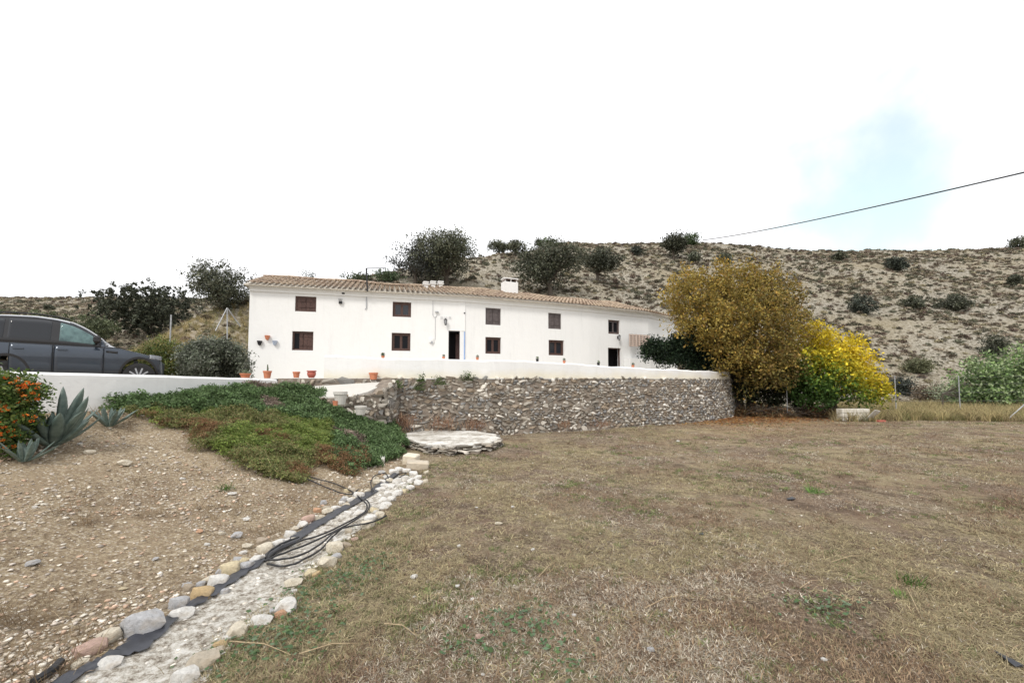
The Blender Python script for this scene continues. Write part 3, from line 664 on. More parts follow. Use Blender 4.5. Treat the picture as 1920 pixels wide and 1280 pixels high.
# windows and doors
def wbox(mb, i, s0, s1, z0, z1, d0, d1, origin):
    a, e, nr, _ = seg_frame(i); vs = []
    for s in (s0, s1):
        for d in (d0, d1):
            for z in (z0, z1): vs.append(Vector((a.x + e.x * s + nr.x * d, a.y + e.y * s + nr.y * d, z)) - origin)
    mb.add(vs, [(0, 1, 3, 2), (4, 6, 7, 5), (0, 4, 5, 1), (2, 3, 7, 6), (0, 2, 6, 4), (1, 5, 7, 3)])
wi = 0
for (i, s0, s1, z0, z1, kd) in WIN:
    a, e, nr, _ = seg_frame(i); og = Vector((a.x + e.x * (s0 + s1) / 2, a.y + e.y * (s0 + s1) / 2, z0)); g_ = .003
    S0, S1, Z0, Z1 = s0 + g_, s1 - g_, z0 + g_, z1 - g_; fw = .07; mid = (S0 + S1) / 2; Dp = .06 if kd in ('shutters', 'faded') else .1
    if 'door' in kd:
        fr = MB()
        for q in ((S0, S0 + .05, Z0, Z1), (S1 - .05, S1, Z0, Z1), (S0 + .05, S1 - .05, Z1 - .05, Z1)): wbox(fr, i, *q, .12, .2, og)
        f_ = fr.obj('door', M['wood'] if kd == 'door2' else M['iron'], house); f_.location = hl_(og)
        f_['label'] = 'open front doorway with blue reveal' if kd == 'door' else 'low dark doorway at the right end'
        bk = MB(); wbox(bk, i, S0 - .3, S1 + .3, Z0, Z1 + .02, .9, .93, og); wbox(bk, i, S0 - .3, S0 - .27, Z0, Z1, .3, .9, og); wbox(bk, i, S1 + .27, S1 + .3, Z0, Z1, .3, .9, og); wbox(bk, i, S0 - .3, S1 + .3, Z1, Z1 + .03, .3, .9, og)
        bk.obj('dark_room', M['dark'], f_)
        if kd == 'door':
            lf = MB(); wbox(lf, i, S1 - .035, S1 - .003, Z0, Z1 - .04, -.012, .117, og); wbox(lf, i, S1 - .09, S1 - .052, Z0, Z1 - .06, .2, .6, og); lf.obj('blue_door_leaf', M['blue'], f_)
            l2 = MB(); wbox(l2, i, S0 + .42, S1 - .12, Z0, Z1 - .1, .55, .58, og); l2.obj('inner_door', M['wood'], f_)
        continue
    fr = MB()
    for q in ((S0, S0 + fw, Z0, Z1), (S1 - fw, S1, Z0, Z1), (S0 + fw, S1 - fw, Z1 - fw, Z1), (S0 + fw, S1 - fw, Z0, Z0 + fw)): wbox(fr, i, *q, Dp, Dp + .08, og)
    w_ = fr.obj('window', M['wood2'] if kd == 'faded' else M['wood'], house); w_.location = hl_(og); w_['label'] = WL[wi]; wi += 1
    a0, a1, b0, b1 = S0 + fw, S1 - fw, Z0 + fw, Z1 - fw
    if kd in ('shutters', 'faded', 'half'):
        for (q0, q1) in ((a0, mid - .006), (mid + .006, a1)):
            left = q0 < mid - .1
            if kd == 'half' and left:
                p1 = MB(); wbox(p1, i, q0, q1 - .15, b0, b1, Dp + .06, Dp + .07, og); p1.obj('pane', M['glass_dark'], w_); q0 = q1 - .15
            np_ = max(1, int((q1 - q0) / .13))
            for k in range(np_):
                m2 = MB(); wd = (q1 - q0) / np_; wbox(m2, i, q0 + k * wd + .003, q0 + (k + 1) * wd - .003, b0 + .003, b1 - .003, Dp + .02 + .003 * (k % 2), Dp + .05, og); m2.obj('plank', M['wood2'] if kd == 'faded' else M['wood'], w_)
            for zz in (b0 + .12, b1 - .16):
                m2 = MB(); wbox(m2, i, q0 + .02, q1 - .02, zz, zz + .06, Dp, Dp + .019, og); m2.obj('rail', M['wood2'] if kd == 'faded' else M['wood'], w_)
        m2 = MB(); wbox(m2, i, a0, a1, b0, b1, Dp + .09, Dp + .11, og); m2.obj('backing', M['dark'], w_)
    else:
        m2 = MB(); cw = .05
        for (q0, q1) in ((a0, mid - .004), (mid + .004, a1)):
            for q in ((q0, q0 + cw, b0, b1), (q1 - cw, q1, b0, b1), (q0 + cw, q1 - cw, b1 - cw, b1), (q0 + cw, q1 - cw, b0, b0 + cw)): wbox(m2, i, *q, Dp + .015, Dp + .06, og)
            p1 = MB(); wbox(p1, i, q0 + cw, q1 - cw, b0 + cw, b1 - cw, Dp + .035, Dp + .043, og); p1.obj('pane', M['glass_dark'] if kd in ('casement', 'dark') else M['glass'], w_)
        m2.obj('casement', M['wood'] if kd != 'dark' else M['wood2'], w_)
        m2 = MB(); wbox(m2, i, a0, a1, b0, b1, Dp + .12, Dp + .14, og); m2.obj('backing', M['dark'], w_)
def on_wall(px, py, off=0):
    i, s, p = facade(px); a, e, nr, _ = seg_frame(i); z = at(px, py, p.y).z; return Vector((p.x - nr.x * off, p.y - nr.y * off, z)), i, math.atan2(e.y, e.x)
# chimneys
def roof_hit(px, py):
    best = None
    for s in np.arange(0, FL, .15):
        for u in np.arange(0, 1.01, .1):
            p = roofp(s, u); x, y = proj(p.x, p.y, p.z); d = (x - px) ** 2 + (y - py) ** 2
            if best is None or d < best[0]: best = (d, p, s, u)
    return best
_, cp, cs, cu = roof_hit(956.5, 551)
v = fpath(cs)[1]; rzc = math.atan2(v.y, v.x) - math.pi / 2; sc_ = cp.y / F
ch = MB(); hgt = 27 * sc_; ch.box((0, 0, hgt * .38 - .15), (28 * sc_, .5, hgt * .76 + .3)); 
for k in (-1, 0, 1): ch.box((k * 11.5 * sc_, 0, hgt * .86), (2.6 * sc_, .46, hgt * .2))
ch.box((0, 0, hgt * 1.0), (29 * sc_, .54, hgt * .07))
c_ = ch.obj('chimney', M['white'], house); c_.location = hl_(cp); c_.rotation_euler[2] = rzc; c_['label'] = 'square white chimney with open arched vents'
tt = MB()
for k in range(4):
    vs, fs = tile_geo(Vector((0, 1, 0)), Vector((0, 0, 1)), Vector((1, 0, 0)), Vector(((k - 1.5) * 7 * sc_, -.27, hgt * .82)), 3.4 * sc_, 3.2 * sc_, .5); tt.add(vs, fs)
tt.obj('cap_tiles', mat_simple('dark_brown_tile', (.06, .04, .03), (.14, .08, .06), 20), c_)  # cap tiles in dark brown tones
dd = MB(); dd.box((0, 0, hgt * .86), (24 * sc_, .3, hgt * .17)); dd.obj('vent_shade_block', M['dark'], c_)  # dark block stands in for the shade inside the vents
for px in (798, 812, 826):
    _, q, s_, u_ = roof_hit(px, 540); k = q.y / F
    m2 = MB(); m2.box((0, 0, 2 * k), (7 * k, .2, 9 * k)); m2.box((0, 0, 7.5 * k), (11 * k, .3, 2 * k)); m2.box((0, 0, 11.5 * k), (10 * k, .28, 2 * k)); m2.box((0, 0, 9.5 * k), (6 * k, .16, 2.1 * k))
    o = m2.obj('vent_stack', M['white'], house); o.location = hl_(q); o.rotation_euler[2] = rzc
# service pole on the roof with its arm
i, s, p = facade(687); a = on_wall(687, 549, .35)[0]; top = at(687, 503, a.y)
m2 = MB(); m2.tube([a, top], .035, 8); m2.tube([top, at(724, 502.5, a.y + 1.5)], .02, 6); o = m2.obj('service_mast', M['iron']); tag(o, 'thin dark service mast with horizontal arm rising over the roof edge', 'mast')
# fittings fixed to the wall (parts of the house)
def wall_part(name, mb, mat, px, py, off=.0, parent=None, smooth=False):
    p, i, rz = on_wall(px, py, off); o = mb.obj(name, mat, house, smooth); o.location = hl_(p); o.rotation_euler[2] = rz; return o
u = 20 / F
m2 = MB(); m2.tube([(0, -.03, 0), (0, -.03, -.7), (-.05, -.03, -.78)], .022, 6); wall_part('drain_pipe', m2, M['plastic_grey'], 685, 549)
m2 = MB(); m2.box((0, -.05, 0), (.14, .1, .12)); m2.box((0, -.1, .12), (.18, .06, .02)); wall_part('floodlight', m2, M['iron'], 636, 567)
m2 = MB(); m2.box((0, -.04, 0), (.12, .08, .1)); wall_part('junction_box', m2, M['iron'], 641, 550)
m2 = MB(); m2.box((0, -.03, 0), (.2, .06, .2)); wall_part('meter_box', m2, M['white'], 808.5, 638); m2 = MB(); m2.box((0, -.065, 0), (.09, .01, .13)); wall_part('meter_window', m2, M['plastic_grey'], 809, 642)
m2 = MB(); m2.tube([(0, -.015, 0), (0, -.015, -.72), (.06, -.015, -.82), (.16, -.015, -.8), (.2, -.02, -.68)], .009, 5); m2.tube([(.12, -.015, -.8), (.12, -.015, -1.9)], .008, 5); wall_part('conduit', m2, M['plastic_grey'], 810.5, 563)
m2 = MB(); m2.box((0, -.06, 0), (.16, .07, .05)); wall_part('camera_bracket', m2, M['plastic_grey'], 818, 585)
m2 = MB(); m2.lathe((0, -.03, 0), [(0.0, -.03), (.035, -.03), (.035, .03), (0, .03)], 8); wall_part('bell', m2, M['iron'], 870, 587)
for k, px in enumerate((827, 834.5, 842.5)):
    m2 = MB(); m2.box((0, -.012, 0), (.13, .02, .13)); o = wall_part('number_tile', m2, M['white'], px, 595)
    m3 = MB()
    for (q, ww, hh) in [((0, .035), .08, .014), ((-.033, 0), .014, .06), ((.033, 0), .014, .06), ((0, -.035), .08, .014)][k % 2:]: m3.box((q[0], -.0245, q[1]), (ww, .003, hh))
    z_ = m3.obj('glyph', M['plastic_grey'], o)
def lantern(px, py, s=1, label=''):
    m2 = MB(); m2.box((0, -.02, .02), (.06, .03, .16)); m2.tube([(0, -.03, .06), (0, -.16, .12), (0, -.16, .16)], .01, 5); m2.lathe((0, -.16, 0), [(0.001, .17), (.03, .15), (.09, .1), (.085, .09)], 6)
    m2.lathe((0, -.16, 0), [(.04, -.16), (.05, -.13), (.05, -.12)], 6)
    for k in range(6): t = k * math.pi / 3; m2.tube([(.08 * math.cos(t), -.16 + .08 * math.sin(t), .1), (.045 * math.cos(t), -.16 + .045 * math.sin(t), -.13)], .007, 4)
    o = wall_part('wall_lantern', m2, M['iron'], px, py); o['label'] = label; gl = MB(); gl.lathe((0, -.16, 0), [(.04, -.12), (.072, .09)], 6); gl.obj('lamp_glass', M['plastic_grey'], o)
lantern(834, 604, 1, 'lantern above left of the front door'); lantern(1158.5, 633, 1, 'lantern above the right doorway')
# small screened porch on the right
a0, i_, rz_ = on_wall(1170, 640); Lp = on_wall(1208, 640)[0]; wdt = (Lp - a0).length
porch = MB(); porch.box((wdt * .5, -.28, ZT - a0.z + .6), (wdt, .5, 1.25)); 
po = porch.obj('porch_wall', M['white'], house); po.location = hl_(a0); po.rotation_euler[2] = rz_
lt = MB(); zb_ = at(1170, 650, a0.y).z - a0.z; zt_ = at(1170, 627, a0.y).z - a0.z
latt = empty('porch_lattice'); latt.parent = house; latt.location = hl_(a0); latt.rotation_euler[2] = rz_
mtb = mat_simple('lattice_clay', (.5, .4, .34), (.6, .5, .44), 9, .85)
for k in range(7):
    m2 = MB(); m2.box((wdt * .96 * k / 6 + .02, -.48, (zb_ + zt_) / 2), (.035, .05, zt_ - zb_)); m2.obj('slat', mtb, latt)
for k in range(6):
    m2 = MB(); m2.box((wdt * .5, -.44, zb_ + (zt_ - zb_) * (k + .5) / 6), (wdt * .96, .03, (zt_ - zb_) / 6 * .72)); m2.obj('slat', mtb, latt)
m2 = MB(); m2.box((wdt * .5, -.4, (zb_ + zt_) / 2), (wdt * .94, .03, zt_ - zb_)); m2.obj('screen_backing', M['wood2'], latt)
# ceramic wall pots
for (px, py, mt, lb) in ((500, 632, 'terra', 'small orange half-pot hanging highest of three on the white wall'), (486, 642, 'iron', 'small dark brown half-pot hanging on the white wall, left of the orange one'), (514.5, 642, 'plastic_grey', 'small blue-grey half-pot hanging on the white wall, right of the orange one')):
    p, i, rz = on_wall(px, py, .01); m2 = MB(); m2.lathe((0, -.06, 0), [(.02, -.13), (.06, -.1), (.09, 0), (.11, .07), (.095, .07), (.07, 0)], 12); o = m2.obj('hanging_wall_pot', M[mt] if mt != 'plastic_grey' else mat_simple('blue_glaze', (.25, .32, .45), (.45, .5, .58), 20, .3)); o.location = p; o.rotation_euler[2] = rz; tag(o, lb, 'wall pot')
# ------------------------------------------------------------------ driveway wall
DW = [(-300, 686, 5.2), (0, 695, 6.3), (100, 697.5, 6.75), (200, 700.5, 7.25), (300, 703.5, 7.9), (400, 706.5, 9.0), (480, 709, 10.3), (520, 710.8, 11.3)]
DWP = [at(a, b, c) for a, b, c in DW]
pth = [(p.x, p.y) for p in DWP]
def dw_top(x, y):
    px = 960 + F * x / y; return float(np.interp(px, [d[0] for d in DW], [p.z for p in DWP]))
o = band(pth, dw_top, lambda x, y: min(hz(x, y), hz(x - .3, y)) - .25, .24, 0, .25).obj('driveway_wall', M['white']); tag(o, 'low whitewashed wall in front of the parked dark SUV', 'wall')
# ------------------------------------------------------------------ ramp, round step and its stones
Zr = lambda px, py, y: at(px, py, y)
ramp_top = [Zr(528, 728, 11.4), Zr(600, 723, 11.7), Zr(712, 716, 12.1), Zr(716, 722, 11.8), Zr(690, 734, 11.2), Zr(655, 744, 10.7), Zr(600, 744, 10.5), Zr(545, 736, 10.9)]
mb = MB(); n = len(ramp_top); vs = ramp_top + [Vector((p.x, p.y, p.z - .5)) for p in ramp_top]
mb.add(vs, [tuple(range(n)), tuple(range(2 * n - 1, n - 1, -1))] + [(i, (i + 1) % n, n + (i + 1) % n, n + i) for i in range(n)])
o = mb.obj('ramp', M['whitefloor']); tag(o, kind='structure')
rubble_wall('step_wall', 'rough stack of grey stones holding up the whitewashed ramp beside the wall corner', [(-4.75, 10.35), (-3.95, 10.65), (-3.35, 11.3), (-3.3, 12.15)], lambda x, y: float(np.interp(y, [10.3, 11.2, 12.2], [1.22, 1.36, 1.72])), lambda x, y: hz(x, y) - .05, .2, 110, thick=.4, batter=.1, seed=12)
def rough_loop(P):
    out = []
    for i, a in enumerate(P):
        b = P[(i + 1) % len(P)]
        for k in range(3): t = k / 3; out.append((a[0] + (b[0] - a[0]) * t + random.uniform(-7, 7), a[1] + (b[1] - a[1]) * t + random.uniform(-1.5, 1.5)))
    return out
# round whitewashed platform at the wall foot
ZP = .2
def onz(px, py, z):
    d = ray(px, py); k = (z - EYE) / d.z; return Vector((d.x * k, d.y * k, z))
pl = [onz(*q, ZP) for q in rough_loop([(746, 814), (775, 808), (850, 805.5), (905, 808), (934, 815), (938, 822), (915, 829), (880, 834), (840, 836), (800, 833), (765, 824)])]
root = empty('round_platform', (pl[0] + pl[5]) / 2 * Vector((1)) if False else ((pl[0].x + pl[5].x) / 2, (pl[0].y + pl[5].y) / 2, 0)); tag(root, 'low rounded step with whitewashed top and layered slate edge below the stone wall', 'step')
ro = Vector(root.location); mb = MB(); n = len(pl); vs = [p - ro for p in pl] + [Vector((p.x, p.y, p.z - .06)) - ro for p in pl]
mb.add(vs, [tuple(range(n)), tuple(range(2 * n - 1, n - 1, -1))] + [(i, (i + 1) % n, n + (i + 1) % n, n + i) for i in range(n)]); mb.obj('top_slab', M['slab'], root)
mb = MB(); vs = [Vector((p.x, p.y, p.z - .061)) - ro for p in pl] + [Vector((p.x, p.y, -.2)) - ro for p in pl]; ctr = sum(vs, Vector()) / len(vs)
vs = [Vector((ctr.x + (q.x - ctr.x) * .93, ctr.y + (q.y - ctr.y) * .93, q.z)) for q in vs]
mb.add(vs, [(i, (i + 1) % n, n + (i + 1) % n, n + i) for i in range(n)] + [tuple(range(n))]); mb.obj('core', M['mortar'], root)
edge = pl[9:] + [pl[0]]; ln = sum((edge[i + 1] - edge[i]).length for i in range(len(edge) - 1)); P2 = [(p.x, p.y) for p in edge]
for row, zz in enumerate((.17, .12, .065, .02)):
    s = random.uniform(0, .2)
    while s < ln:
        wd = random.uniform(.14, .42); p, d = path_at(P2, s + wd / 2); nr = Vector((-d.y, d.x))
        ex = Vector((d.x, d.y, random.uniform(-.08, .08))); mt = Matrix((ex * wd * .55, Vector((nr.x, nr.y, 0)) * random.uniform(.08, .14), Vector((0, 0, 1)) * random.uniform(.025, .06))).transposed()
        o = bpy.data.objects.new('stone', random.choice(ROCKS_OBJ)); COL.objects.link(o); o.parent = root; q = p + nr * (-.02 + random.uniform(-.04, .03) + (-.03) * 0)
        o.matrix_local = Matrix.Translation(Vector((q.x, q.y, zz)) - ro) @ mt.to_4x4(); s += wd * .95
# ------------------------------------------------------------------ trees
def T(name, label, cat, px, py, wpx, hpx, pal, nleaf, leaf, **k):
    p = hit(px, py); s = p.y / F
    return plant(name, label, cat, (p.x, p.y, p.z - .05), wpx * s, hpx * s, pal, nleaf, leaf * s, **k), p
GRO = 'evergreen oaks on the slope behind the house'
T('oak_tree', 'large dark evergreen oak with bare forked trunk, rising behind the three roof vents', 'tree', 836, 540, 135, 98, OAK, 15000, 3.8, group=GRO, z0=1.0, nl=18, seed=3, trunk=.28, clump=.32)
T('oak_tree', 'sparse oak with sky showing through its crown, left of the largest oak', 'tree', 778, 532, 118, 84, [(.09, .095, .085), (.13, .14, .14), (.07, .075, .06)], 4800, 4.0, group=GRO, z0=1.0, nl=10, seed=8, trunk=.2, clump=.3)
T('oak_tree', 'dark oak with drooping crown directly right of the white chimney', 'tree', 1032, 555, 118, 100, OAK, 12000, 4.2, group=GRO, z0=1.4, nl=12, seed=11, trunk=.28, clump=.35, trunks=1, lean=-.3)
T('oak_tree', 'small round oak right of the one beside the chimney', 'tree', 1120, 530, 74, 62, OAK, 6500, 3.6, group=GRO, z0=1.2, nl=9, seed=15, trunk=.22, clump=.3)
T('oak_tree', 'oak crowning the earth slope just left of the house corner', 'tree', 415, 582, 112, 84, OAK, 12000, 3.8, group=GRO, z0=.2, nl=15, seed=19, trunk=.14, clump=.2)
T('oak_tree', 'broad bushy dark oak behind the front of the parked car', 'tree', 282, 632, 172, 100, [(.075, .085, .055), (.055, .065, .045), (.11, .12, .08)], 26000, 3.8, group=GRO, z0=-.3, nl=28, seed=23, trunk=.14, clump=.16)
T('ridge_tree', 'low dark tree on the skyline, left of the two behind the big oak', 'tree', 935, 472, 46, 24, OAK, 2200, 3.2, group='trees on the skyline', z0=.3, nl=8, seed=31, clump=.3)
T('ridge_tree', 'low rounded dark tree on the skyline, right of its twin above the chimney', 'tree', 971, 478, 40, 24, OAK, 2200, 3.2, group='trees on the skyline', z0=.2, nl=8, seed=33, clump=.3)
T('ridge_tree', 'tiny dark tree on the skyline beside the bright green bush', 'tree', 1011, 466, 17, 18, OAK, 700, 3.0, group='trees on the skyline', z0=.5, nl=5, seed=35, clump=.3, trunk=.1)
T('green_bush', 'bright green flat bush on the skyline above the chimney-side oak', 'bush', 1034, 466, 48, 16, [(.11, .16, .05), (.08, .12, .045)], 2200, 3.2, nl=9, seed=36, clump=.4)
T('ridge_tree', 'dark leaning tree on the ridge above the autumn tree', 'tree', 1263, 487, 46, 48, OAK, 4200, 3.4, group='trees on the skyline', z0=.5, nl=9, seed=37, clump=.5, trunk=.2)
T('green_bush', 'green bush on the ridge touching the dark leaning tree', 'bush', 1292, 460, 44, 20, [(.08, .12, .045), (.06, .09, .04)], 2000, 3.2, nl=7, seed=39, clump=.5)
T('ridge_tree', 'dark tree on the skyline at the far right edge', 'tree', 1908, 463, 34, 18, OAK, 1500, 3.2, group='trees on the skyline', nl=6, seed=41, clump=.4)
T('young_tree', 'pale thin treetop poking above the tiles near the left end of the roof', 'tree', 580, 532, 34, 32, [(.2, .22, .22), (.14, .16, .15)], 260, 3.0, z0=.8, nl=6, seed=43, clump=.2, trunk=.03)
T('green_bush', 'low green bush peeping over the roof left of the mast', 'bush', 672, 527, 70, 14, [(.07, .09, .05), (.1, .13, .06)], 1200, 3.4, nl=7, seed=45, clump=.2)
T('green_bush', 'low green bush peeping over the roof right of the mast', 'bush', 733, 527, 62, 18, [(.06, .09, .045), (.08, .11, .06)], 1500, 3.4, nl=7, seed=47, clump=.2)
for k, (px, py, w_, h_, lb) in enumerate([(1620, 590, 52, 40, 'round dark bush on the hillside, largest of the three in line'), (1715, 583, 40, 27, 'small dark bush on the hillside, middle of the three in line'), (1789, 584, 56, 32, 'wide dark bush on the hillside, rightmost of the three in line'),
        (1681, 509, 36, 26, 'dark bush high on the hillside above the middle of the line of three'), (1573, 491, 25, 20, 'small dark bush just below the ridge, above the round one'), (1365, 494, 24, 16, 'dark bush right behind the top of the autumn tree'), (1192, 478, 16, 14, 'tiny dark bush on the slope left of the ridge tree'),
        (1862, 668, 44, 34, 'dark bush low on the slope above the green tree at right'), (1900, 540, 20, 26, 'dark bush high up at the right edge of the slope'), (1700, 742, 56, 26, 'dark bush at the foot of the slope beyond the fence'), (1300, 492, 22, 16, 'small bush on the slope beneath the ridge tree'), (90, 581, 20, 11, 'small round bush on the far hill above the car')]):
    T('hillside_bush', lb, 'bush', px, py, w_, h_, OAK if k % 3 else [(.05, .06, .05), (.07, .08, .06)], int(w_ * 62), 3.4, group='dark bushes dotted over the hillside', nl=9, seed=60 + k, clump=.22 if px < 300 or px > 1500 else .4)
# autumn tree
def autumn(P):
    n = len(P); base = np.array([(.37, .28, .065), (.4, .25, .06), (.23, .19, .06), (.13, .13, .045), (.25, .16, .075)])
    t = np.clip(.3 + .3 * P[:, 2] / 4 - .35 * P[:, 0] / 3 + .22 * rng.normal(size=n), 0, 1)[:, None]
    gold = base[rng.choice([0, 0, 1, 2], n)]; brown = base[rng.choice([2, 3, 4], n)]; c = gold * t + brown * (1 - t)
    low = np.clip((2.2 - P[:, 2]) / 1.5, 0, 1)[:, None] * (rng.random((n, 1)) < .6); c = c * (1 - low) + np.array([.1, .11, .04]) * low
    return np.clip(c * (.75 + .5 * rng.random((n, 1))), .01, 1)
a_ = at(1395, 760, 20.5); az = hz(a_.x, a_.y)
def lob(px, py, rpx, Y, o): p = at(px, py, Y); return (p.x - o[0], p.y - o[1], p.z - o[2], rpx * Y / F, rpx * Y / F)
ao = (a_.x, a_.y, max(az, .05))
AL = [lob(*q, ao) for q in [(1290, 545, 40, 20), (1300, 600, 42, 20), (1350, 535, 44, 20.6), (1400, 528, 42, 21.2), (1445, 545, 45, 20.8), (1480, 585, 42, 20.6), (1350, 600, 60, 19.4), (1420, 600, 62, 19.2), (1480, 635, 46, 19.8), (1330, 635, 34, 19.6), (1440, 670, 55, 19), (1385, 660, 46, 19), (1420, 705, 34, 18.8), (1395, 560, 60, 21.5), (1470, 690, 35, 19.4), (1310, 570, 50, 21.5)]]
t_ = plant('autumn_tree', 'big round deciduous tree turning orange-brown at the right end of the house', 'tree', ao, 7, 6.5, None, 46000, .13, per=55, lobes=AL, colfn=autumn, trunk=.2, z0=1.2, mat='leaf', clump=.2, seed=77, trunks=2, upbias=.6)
# yellow tree
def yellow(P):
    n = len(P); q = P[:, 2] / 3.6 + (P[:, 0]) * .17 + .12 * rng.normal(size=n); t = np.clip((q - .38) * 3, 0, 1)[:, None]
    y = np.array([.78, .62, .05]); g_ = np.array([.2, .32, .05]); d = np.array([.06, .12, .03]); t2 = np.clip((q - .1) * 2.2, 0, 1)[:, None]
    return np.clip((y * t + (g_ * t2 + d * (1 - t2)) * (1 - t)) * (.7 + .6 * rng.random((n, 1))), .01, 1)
yo = at(1560, 775, 19.3); yo = (yo.x, yo.y, max(hz(yo.x, yo.y), 0))
YL = [lob(*q, yo) for q in [(1520, 632, 30, 19.6), (1550, 660, 38, 19.2), (1590, 655, 28, 19.4), (1600, 690, 38, 19), (1630, 722, 28, 19), (1645, 735, 22, 18.8), (1560, 710, 42, 18.8), (1520, 690, 42, 19.2), (1510, 725, 30, 19), (1600, 735, 24, 18.6), (1540, 740, 22, 18.6), (1490, 700, 35, 20)]]
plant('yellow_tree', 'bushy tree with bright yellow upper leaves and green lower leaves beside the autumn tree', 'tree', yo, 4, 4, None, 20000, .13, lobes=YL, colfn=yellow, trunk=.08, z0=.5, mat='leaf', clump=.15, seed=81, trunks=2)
vo_ = at(1280, 700, 20.6); vo_ = (vo_.x, vo_.y, ZT)
VL = [lob(*q, vo_) for q in [(1215, 660, 13, 20.6), (1240, 655, 20, 20.6), (1270, 655, 24, 20.6), (1300, 662, 28, 20.8), (1330, 668, 26, 20.8), (1345, 655, 28, 21), (1225, 650, 16, 20.4), (1290, 645, 26, 20.6), (1250, 672, 18, 20.4), (1285, 676, 16, 20.3), (1320, 682, 16, 20.4), (1365, 690, 22, 20.6)]]
plant('climbing_vine', 'dark green climber spilling over the terrace under the autumn tree', 'shrub', vo_, 4, 1.6, [(.03, .055, .03), (.045, .075, .035), (.02, .035, .022)], 26000, .11, lobes=VL, mat='leaf', trunk=.04, clump=.13, seed=83, part='foliage')
# dark undergrowth under the two trees
uo = at(1440, 745, 20); uo = (uo.x, uo.y, max(hz(uo.x, uo.y), 0))
plant('laurel_shrub', 'dark evergreen shrub in the gap between the autumn and yellow trees', 'shrub', uo, 5, 2, [(.03, .04, .02), (.045, .055, .028), (.025, .03, .018)], 9000, .13, lobes=[lob(*q, uo) for q in [(1400, 725, 26, 20), (1440, 735, 28, 20), (1475, 730, 28, 20), (1500, 745, 22, 19.8), (1430, 705, 25, 20.5), (1480, 700, 30, 20.5)]], mat='leaf', trunk=.06, clump=.14, seed=85, part='foliage')
go_ = hit(1880, 775)
plant('almond_tree', 'light green leafy tree beyond the fence at the right edge', 'tree', (go_.x, go_.y + 3, hz(go_.x, go_.y + 3)), 6, 4, [(.19, .27, .1), (.12, .19, .07), (.3, .36, .2), (.08, .11, .06)], 15000, .17, lobes=[lob(*q, (go_.x, go_.y + 3, hz(go_.x, go_.y + 3))) for q in [(1835, 715, 40, go_.y + 3), (1810, 740, 25, go_.y + 3), (1880, 700, 42, go_.y + 3.4), (1930, 690, 45, go_.y + 3.2), (1900, 740, 40, go_.y + 2.6), (1960, 720, 50, go_.y + 3), (1850, 755, 28, go_.y + 2.6), (1825, 762, 20, go_.y + 2.4), (1880, 765, 24, go_.y + 2.4), (1915, 770, 24, go_.y + 2.4), (1860, 725, 40, go_.y + 2.6)]], mat='leaf', trunk=.04, trunks=1, clump=.2, seed=87)
for k, (px, py, w_, h_, lb) in enumerate([(1785, 762, 62, 40, 'pale grey-green bush at the slope foot between the yellow and the light green tree'), (1745, 757, 50, 30, 'brownish dry bush at the foot of the slope behind the fence'), (1720, 700, 44, 22, 'olive bush low on the slope above the fence')]):
    T('slope_bush', lb, 'bush', px, py, w_, h_, [[(.22, .25, .16), (.16, .19, .12)], [(.2, .15, .1), (.26, .2, .14)], [(.12, .13, .07), (.16, .16, .09)]][k], 3500, 3.2, nl=12, seed=160 + k, clump=.25, z0=-.1)
# grey green shrubs around the driveway
T('tamarisk_bush', 'feathery grey-green shrub behind the car roof', 'bush', 95, 640, 170, 52, [(.16, .19, .1), (.11, .14, .07), (.2, .22, .13)], 9000, 3.6, nl=14, seed=90, clump=.22)
T('tamarisk_bush', 'olive green shrub sloping down behind the windscreen of the car', 'bush', 178, 655, 90, 62, [(.13, .15, .08), (.09, .11, .06)], 6000, 3.6, nl=9, seed=91, clump=.2)
def shrubY(name, label, cat, px, py, Y, w_, h_, pal, n, leaf, **k):
    p = at(px, py, Y); z = hz(p.x, p.y); s = Y / F
    return plant(name, label, cat, (p.x, p.y, z), w_ * s, h_ * s, pal, n, leaf, mat='leaf', part='foliage', **k)
shrubY('grey_shrub', 'rounded grey-green leathery shrub against the left corner of the house', 'shrub', 398, 697, 14.2, 122, 84, [(.15, .17, .12), (.2, .22, .17), (.1, .12, .08), (.25, .26, .22)], 30000, .08, z0=-.4, nl=46, lr=.5, seed=94, clump=.11)
shrubY('succulent_shrub', 'bright olive-green cushion shrub between the car bonnet and the grey shrub', 'shrub', 325, 690, 15.4, 165, 72, [(.18, .22, .06), (.11, .16, .05), (.28, .25, .09)], 26000, .075, z0=-.4, nl=44, lr=.5, seed=95, clump=.12)
shrubY('green_cushion', 'small vivid green bush on the slope above the grey shrub', 'shrub', 393, 640, 20, 34, 26, [(.1, .19, .05), (.08, .14, .04)], 1800, .1, nl=6, seed=96, clump=.1)
shrubY('straw_bush', 'dry tan bush behind the bonnet of the car', 'shrub', 240, 655, 19, 60, 30, [(.3, .25, .15), (.24, .19, .11)], 2500, .12, nl=7, seed=97, clump=.15)
